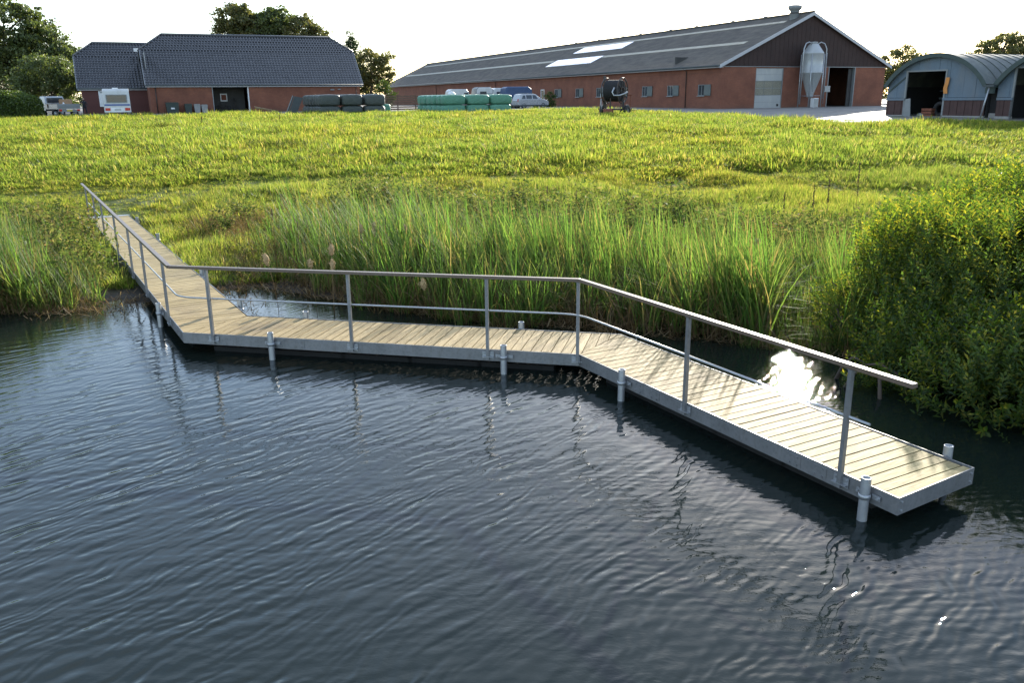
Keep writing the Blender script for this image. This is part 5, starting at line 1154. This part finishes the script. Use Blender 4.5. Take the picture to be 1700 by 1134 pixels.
# ---- reeds in the water margin
WD = math.pi
rv = [clump('reed', M['reed'], 16, .16, 1.45, .021, .34, 21, wind=WD, seg=5), clump('reed', M['reed'], 14, .15, 1.65, .020, .28, 22, wind=WD, seg=5), clump('reed', M['reed'], 18, .18, 1.15, .02, .40, 23, wind=WD, seg=5),
      clump('reed', M['dryreed'], 14, .20, .95, .012, .75, 24, seg=5), clump('reed', M['dryreed'], 16, .22, .6, .012, .7, 25, seg=4), clump('reed', M['reed'], 20, .10, 1.2, .016, .8, 26, seg=5)]
def reeds(n, xa, xb, ya, yb, test):
    x = r.uniform(xa, xb, n); y = r.uniform(ya, yb, n); k = test(x, y) & ~on_deck(x, y, .32); return x[k], y[k]
def t_back(x, y):
    s = shore(x, y); al, ac, L0 = seg_coords(x, y); dens = np.clip((x + 7.4) / 3.0, .0, 1) * np.clip((7.0 - s) / 2.5, 0, 1) * np.where(x > 6.5, .35, 1)
    front = -.25 + .9 * vn(x * 1.1, x * 0 + 4)
    near = np.clip((ac - 2.4) / 1.4, 0, 1)
    return (s > front) & (ac > 2.2) & (r.random(len(x)) < dens * near * (.45 + 1.0 * (vn(x * .8, y * .8) + .5))) & (x < 12)
xb_, yb_ = reeds(8600, -7.5, 12, 10, 25, t_back)
def t_left(x, y):
    s = shore(x, y); al, ac, L0 = seg_coords(x, y); edge = np.clip((-ac - .7) / 1.5, 0, 1)
    fall = np.clip((24.0 - y) / 3, 0, 1)
    return (s > -.2 + .9 * vn(x * 1.0, x * 0 + 8)) & (r.random(len(x)) < edge * fall * (.45 + .9 * (vn(x * .7, y * .7 + 20) + .5)))
xl_, yl_ = reeds(12000, -24, -7, 14.5, 25, t_left)
def glade(x, y, wd=.4, far=2.0):
    dx, dy = x - 3.95, y - 11.2; al_ = dx * .326 + dy * .945; ac_ = dx * .945 - dy * .326; return (al_ > -.5) & (al_ < far) & (np.abs(ac_) < wd)
x = np.concatenate([xb_, xl_]); y = np.concatenate([yb_, yl_]); k = ~glade(x, y); x, y = x[k], y[k]; n = len(x); z = np.maximum(height(x, y, False), -.12) - .02
s = shore(x, y); idx = r.choice([0, 1, 2, 3, 4, 5], n, p=[.23, .15, .22, .17, .13, .10]); idx = np.where((s < .9) & (r.random(n) < .35), r.choice([3, 4, 5], n), idx)
hs = np.clip(.98 + .5 * vn(x * .45, y * .45), .6, 1.25) * np.where(x < -7, 1.35, 1) * np.clip(1.15 - .05 * np.maximum(s - 3, 0), .6, 1.2)
al, ac, L0 = seg_coords(x, y)
hs = np.where(glade(x, y, .55, 7), np.minimum(hs, .60), hs); hs = np.where(glade(x, y, .55, 3.6), np.minimum(hs, .42), hs); hs = hs * np.where((ac > 0) & (x < -2.5), np.clip((ac - 1.5) / 3.2, .45, 1), 1) * np.where(x < -7, np.clip((-ac) / 3.2, .4, 1), 1)
xg = r.uniform(3.6, 7.2, 1300); yg = r.uniform(12.8, 18.5, 1300); kg = (shore(xg, yg) > -.35) & (xg - 3.95 < .345 * (yg - 11.2) + 1.2) & (xg - 3.95 > .345 * (yg - 11.2) - .9)
xg, yg = xg[kg], yg[kg]; dg = yg - 11.2; x = np.concatenate([x, xg]); y = np.concatenate([y, yg]); n = len(x); z = np.maximum(height(x, y, False), -.12) - .02
hs = np.concatenate([hs, np.clip(.15 * dg, .3, .95) * r.uniform(.75, 1.05, len(xg))]); idx = np.concatenate([idx, r.choice([0, 2, 2, 3, 4, 5], len(xg))])
hs = hs * r.uniform(.82, 1.2, n)
scatter('reed_bed', 'tall green reeds with dry stalks lining the pond behind the boardwalk and at left', 'reeds', rv, np.stack([x, y, z], 1), r.normal(0, .45, n), hs, idx, tilt=np.stack([r.normal(0, .05, n), r.normal(-.05, .09, n)], 1))
# ---- tall weeds behind the reeds
wv_ = [weedclump('weed', M['weed'], 9, .75, 31), weedclump('weed', M['weed'], 7, .95, 32), weedclump('weed', M['weed'], 12, .5, 33), clump('weed', M['dryreed'], 26, .2, .7, .007, .4, 34, seg=4), weedclump('weed', M['dryreed'], 8, .7, 35, .035, 10)]
x = r.uniform(-9, 19, 5200); y = r.uniform(17, 30, 5200); s = shore(x, y); al, ac, L0 = seg_coords(x, y)
band = np.exp(-((s - 9.0 + .12 * x - 1.5 * vn(x * .25, x * 0)) / 2.3) ** 2) * np.clip((x + 7) / 5, .1, 1)
k = (r.random(len(x)) < band) & (ac > 2.6)
x, y = x[k], y[k]
x2 = r.uniform(-24, -9, 900); y2 = r.uniform(17, 28, 900); a2, c2_, _ = seg_coords(x2, y2); k = (c2_ < -.25) & ((r.random(900) < .45) | ((c2_ > -2.6) & (a2 > 2.2))) & (y2 < 27); x = np.concatenate([x, x2[k]]); y = np.concatenate([y, y2[k]])
x3 = r.uniform(-10, -3, 900); y3 = r.uniform(15.5, 27, 900); a3, c3_, _ = seg_coords(x3, y3); k = (c3_ > 2.0) & (c3_ < 6) & (shore(x3, y3) > .3); x = np.concatenate([x, x3[k]]); y = np.concatenate([y, y3[k]]); n = len(x)
n3 = k.sum(); xt = np.concatenate([r.uniform(-.5, 5.5, 60), r.uniform(8.5, 12.5, 50), r.uniform(-5.5, -1, 26)]); yt = np.interp(xt, SHX, SHY) + 10.6 - .12 * xt + r.normal(0, .6, len(xt)); n_t = len(xt); x = np.concatenate([x, xt]); y = np.concatenate([y, yt]); n += n_t
idx = r.choice([0, 1, 2, 3, 4], n, p=[.26, .2, .26, .13, .15]); idx[-n3 - n_t:-n_t] = r.choice([2, 3, 3, 4], n3); sc = r.uniform(.8, 1.55, n); sc[-n3 - n_t:-n_t] *= .6; idx[-n_t:] = r.choice([0, 1, 1, 4], n_t); sc[-n_t:] = r.uniform(1.1, 1.75, n_t)
scatter('tall_weeds', 'grey-green and brown weeds in a band between reeds and meadow', 'weeds', wv_, np.stack([x, y, height(x, y) - .02], 1), r.uniform(0, 6.28, n), sc, idx)
# ---- flattened dead reed straw at the water edge
r2 = np.random.default_rng(123); n = 9000
x = r2.uniform(-24, 8, n); s = np.abs(r2.normal(0, .9, n)) - .35; y = np.interp(x, SHX, SHY) + s
x4 = r2.uniform(-13, -5, 3400); y4 = r2.uniform(15.5, 27, 3400); a4, c4, _ = seg_coords(x4, y4); k = ((c4 < -.1) & (c4 > -2.3)) | ((c4 > 1.35) & (c4 < 4.2)); k &= (vn(x4 * .9, y4 * .9) > -.12)
x = np.concatenate([x, x4[k]]); y = np.concatenate([y, y4[k]]); k = ~on_deck(x, y, -.02); x, y = x[k], y[k]; n = len(x)
a = r2.uniform(0, 6.28, n); ln = r2.uniform(.12, .5, n); wd = r2.uniform(.004, .010, n); z = np.maximum(height(x, y), .004) + r2.uniform(.0, .05, n); dz = r2.normal(0, .05, n) + .02
dx, dy = np.cos(a) * ln, np.sin(a) * ln; ox, oy = -np.sin(a) * wd, np.cos(a) * wd
V = np.stack([np.stack([x - ox, y - oy, z], 1), np.stack([x + ox, y + oy, z], 1), np.stack([x + dx * .5 + ox, y + dy * .5 + oy, z + np.abs(dz) + .02], 1), np.stack([x + dx * .5 - ox, y + dy * .5 - oy, z + np.abs(dz) + .02], 1), np.stack([x + dx, y + dy, z + dz * .3], 1)], 1).reshape(-1, 3)
b_ = np.arange(n)[:, None] * 5; F = np.concatenate([b_ + np.array([[0, 1, 2, 3]]), b_ + np.array([[3, 2, 4, 4]])])
F4 = np.concatenate([b_ + np.array([[0, 1, 2, 3]])]); me = npmesh('reed_litter', V, F4, M['dryreed'])
tag(link('reed_litter', me), 'flattened dead reed straw lying along the pond edge', 'dead reeds', kind='stuff')

# ---------------------------------------------------------------- cattails with burst heads
def cattail(x, y, ztop, lab, lean=0., fluffy=True, s=1.):
    z0 = max(0., float(height(x, y, False))) - .05; c = thing('cattail', lab, 'cattail', (x, y, z0), 0, 'cattail heads standing in the reeds'); hgt = ztop - z0
    MB().tube([(0, 0, 0), (lean * .3, 0, hgt * .5), (lean, 0, hgt)], [.006, .005, .004], 5).build('stem', M['dryreed'], c)
    rr = random.Random(int(x * 97 + y * 31)); Lh = (.20 if fluffy else .17) * s; rad = (.045 if fluffy else .014) * s
    prof = [(0, -.02)] + [(rad * math.sin(math.pi * min(1, (k + .5) / 8)) ** .6 * rr.uniform(.78, 1.2), Lh * k / 7) for k in range(8)] + [(0, Lh + .01)]
    n = 12; V = []; F = []
    for i, (q, zz) in enumerate(prof):
        for k in range(n):
            t = 2 * math.pi * k / n; qq = q * (rr.uniform(.75, 1.25) if fluffy else 1); V.append((lean + lean * zz * .8 + qq * math.cos(t), qq * math.sin(t), hgt - Lh * .5 + zz))
    F = [(i * n + k, i * n + (k + 1) % n, (i + 1) * n + (k + 1) % n, (i + 1) * n + k) for i in range(len(prof) - 1) for k in range(n)]
    hd = MB().add(V, F, True)
    if fluffy:
        r3 = np.random.default_rng(int(abs(x) * 37 + y * 11)); k_ = r3.integers(n, len(V) - n, 170); C_ = np.array(V)[k_] * 1.0; C_[:, :2] += (C_[:, :2] - [lean, 0]) * r3.uniform(.0, .7, (170, 1)); C_[:, 2] += r3.normal(0, .012, 170)
        V2, F2 = leaf_cloud(C_, .024, r3, .8); hd.add(V2.tolist(), F2.tolist())
    hd.build('seed_head', M['cattail'] if fluffy else M['spike'], c)
for a in ((-4.6, 16.2, 1.04, 'fluffy cattail head bending left just above the handrail near the first bend', -.15, True, 1.1), (-3.46, 16.0, 1.25, 'upper of two fluffy cattail heads standing together above the handrail', .02), (-3.43, 15.8, .99, 'lower of two fluffy cattail heads standing together above the handrail', .03),
          (-3.8, 16., .98, 'small fluffy cattail head just left of the stacked pair', -.06, True, .8), (-1.5, 15.5, .66, 'fluffy cattail head drooping below the handrail at mid run', -.14, True, 1.0), (5.0, 17, 1.12, 'single fluffy cattail head right of the second bend, high in the reeds', .0, True, 1.1),
          (-3.25, 18.5, 1.28, 'left fluffy head in the far cluster above the middle run', -.04, True, .9), (-3.05, 18.5, 1.33, 'middle fluffy head in the far cluster above the middle run', .05, True, .9), (-2.3, 18.3, 1.3, 'right fluffy head in the far cluster above the middle run', 0, True, .8),
          (.6, 19.6, 1.35, 'pale fluffy head far back above the second bend', 0, True, .8), (-4.6, 18.2, 1.4, 'lone brown spike above the first bend', 0, False), (-5.3, 18.8, 1.62, 'brown spike standing furthest left in the rear reeds', 0, False), (-2.7, 18.2, 1.5, 'brown spike beside the far fluffy cluster', 0, False), (-1.9, 18.6, 1.58, 'dark brown spike right of the far fluffy cluster', 0, False),
          (-.75, 19.8, 1.72, 'tall brown spike in the middle of the rear reeds', 0, False), (-.45, 20.4, 1.6, 'shorter brown spike right of the tall middle one', 0, False), (.9, 20.8, 1.85, 'very tall brown spike above the second bend', 0, False)):
    cattail(*a)
# dock stalks in the weeds
def dock(x, y, h, lab):
    d = thing('dock_stalk', lab, 'dock plant', (x, y, float(height(x, y)) - .03), 0, 'dark dock stalks above the weeds'); r_ = np.random.default_rng(int(abs(x) * 100 + y))
    MB().tube([(0, 0, 0), (.02, 0, h * .5), (.0, .02, h)], [.007, .006, .003], 5).build('stem', M['dryreed'], d)
    t = r_.uniform(.45, 1, 160); C_ = np.stack([r_.normal(0, .014, 160) * (1.5 - t), r_.normal(0, .014, 160) * (1.3 - t), h * t], 1); V, F = leaf_cloud(C_, .034, r_, .8)
    tag(link('seed_cluster', npmesh('seed_cluster', V, F, M['spike']), d), kind='stuff')
for (x, y, h, lb) in ((9.1, 25.5, 1.25, 'leftmost of the tall dark dock stalks left of the willow'), (9.5, 25.4, 1.4, 'second tall dock stalk left of the willow'), (10.8, 26.5, 1.75, 'tallest dark dock stalk left of the willow'), (12.6, 24.6, 1.45, 'dock stalk nearest the willow top'),
                      (4.9, 26., 1.3, 'rusty dock stalk standing alone behind the reeds'), (1.9, 24.5, 1.25, 'dock stalk above the second bend among weeds'), (-14.5, 55, .95, 'rusty dock stalk in the meadow above the landing'), (8.0, 24.8, 1.1, 'short dock stalk beside the leftmost tall one'), (-19.6, 55.5, .8, 'faint rusty stalk far left in the meadow')):
    dock(x, y, h, lb)

# ---------------------------------------------------------------- willow bush
def sprig(seed, L=.42, nl=17, leaf=.085):
    r = np.random.default_rng(seed); t = np.linspace(.08, 1, nl); C_ = []; a_ = []; b_ = []
    for i, q in enumerate(t):
        ph = i * 2.4 + r.normal(0, .3); out = np.array([math.cos(ph), math.sin(ph), .75 + .5 * q]); out /= np.linalg.norm(out); ln = leaf * (1.15 - .35 * q) * r.uniform(.8, 1.2)
        base = np.array([0, 0, L * q]); side = np.cross(out, [0, 0, 1.]); side /= np.linalg.norm(side) + 1e-6
        mid = base + out * ln * .5; tip = base + out * ln - np.array([0, 0, ln * .22]); wv = side * leaf * .15
        C_.append(np.stack([base, mid + wv, tip, mid - wv]))
    V = np.concatenate(C_); F = np.arange(len(V)).reshape(-1, 4); return V, F
def euler_m(a, b, c):
    ca, sa, cb, sb, cc, s_c = np.cos(a), np.sin(a), np.cos(b), np.sin(b), np.cos(c), np.sin(c); z = np.zeros_like(a); o = np.ones_like(a)
    Rz = lambda c_, s: np.stack([np.stack([c_, -s, z], -1), np.stack([s, c_, z], -1), np.stack([z, z, o], -1)], -2)
    Ry = np.stack([np.stack([cb, z, sb], -1), np.stack([z, o, z], -1), np.stack([-sb, z, cb], -1)], -2)
    return Rz(cc, s_c) @ Ry @ Rz(ca, sa)
def bush(name, label, loc, blobs, nsp, seed, mat, cat, base, leaf=.085, L=.42, stems=26, inner=.3):
    r = np.random.default_rng(seed); t_ = thing(name, label, cat, loc)
    vol = np.array([(b[3] * b[4] + b[4] * b[5] + b[3] * b[5]) for b in blobs]); pick = r.choice(len(blobs), nsp, p=vol / vol.sum()); Bb = np.array(blobs)[pick]
    d = r.normal(size=(nsp, 3)); d[:, 2] += .25; d /= np.linalg.norm(d, axis=1, keepdims=True)
    q = np.where(r.random(nsp) < inner, r.uniform(.35, .9, nsp), r.uniform(.86, 1.04, nsp))
    q = q * (1 + .30 * (vn(d[:, 0] * 3.1 + Bb[:, 0] + 9, d[:, 2] * 3.1 + d[:, 1] * 2 + Bb[:, 1]) ))
    P0 = Bb[:, :3] + d * q[:, None] * Bb[:, 3:6]; gz = height(P0[:, 0] + loc[0], P0[:, 1] + loc[1], False) - loc[2]
    k = P0[:, 2] > np.maximum(gz, -loc[2] + .05) + .02; P0, d = P0[k], d[k]; n = len(P0)
    up = d * .75 + np.array([0, 0, .75]) + r.normal(0, .28, (n, 3)); up /= np.linalg.norm(up, axis=1, keepdims=True)
    th_ = np.arccos(np.clip(up[:, 2], -1, 1)); ph = np.arctan2(up[:, 1], up[:, 0]); Rm = euler_m(r.uniform(0, 6.28, n), th_, ph) * r.uniform(.65, 1.3, n)[:, None, None]
    Vs, Fs = [], []; off = 0; which = r.integers(0, 5, n)
    for v in range(5):
        V, F = sprig(seed * 10 + v, L, 17, leaf); m_ = which == v; W_ = np.einsum('nij,kj->nki', Rm[m_], V) + (P0[m_] - up[m_] * L * .6)[:, None, :]
        Vs.append(W_.reshape(-1, 3)); Fs.append((F[None] + (np.arange(m_.sum()) * len(V))[:, None, None]).reshape(-1, 4) + off); off += len(Vs[-1])
    tag(link('foliage', npmesh('foliage', np.concatenate(Vs), np.concatenate(Fs), mat), t_), kind='stuff')
    for i in r.choice(n, stems, replace=False):
        p = Vector(P0[i]); b0 = Vector((base[0] + r.normal(0, .35), base[1] + r.normal(0, .35), base[2])); mid = b0.lerp(p, .55) + Vector((0, 0, .25))
        MB().tube([b0, b0.lerp(mid, .5) + Vector((0, 0, .12)), mid, p], [.032, .026, .018, .006], 6).build('branch', M['bark'], t_, fix=False)
    return t_
bush('willow_bush', 'large yellow-green willow bush overhanging the water at the right edge', (8.45, 12.3, 0),
     [(0, .3, .95, 2.55, 2.7, 1.6), (-1.55, 1.3, .8, 1.2, 1.5, 1.3), (-.6, -2.2, .55, 1.75, 1.5, 1.15), (2.6, .8, 1.5, 2.9, 2.9, 1.6), (-1.9, -1.9, .4, 1.35, 1.4, .85), (-2.3, -.6, .35, 1.0, 1.1, .8), (-.3, -3.3, .45, 1.7, 1.1, 1.0), (1.8, -2.2, .9, 2.2, 1.8, 1.5), (.6, 2.6, 1.1, 2.6, 1.6, 1.5)], 17500, 5, M['willow'], 'bush', (.6, .9, .1), .105, .46)
bush('willow_sapling', 'sparse pale willow shoots at the water edge left of the large bush', (5.6, 13.7, 0), [(0, 0, .45, .55, .6, .65), (-.1, -.7, .3, .45, .4, .45)], 380, 8, M['willow'], 'sapling', (.1, .1, 0), .06, .32, 8, .5)
bush('willow_sapling', 'small leafy willow shoot standing in the water by the free end of the mid rail', (5.0, 11.2, 0), [(0, 0, .12, .35, .35, .3)], 60, 9, M['willow'], 'sapling', (0, 0, -.1), .07, .3, 4, .5)
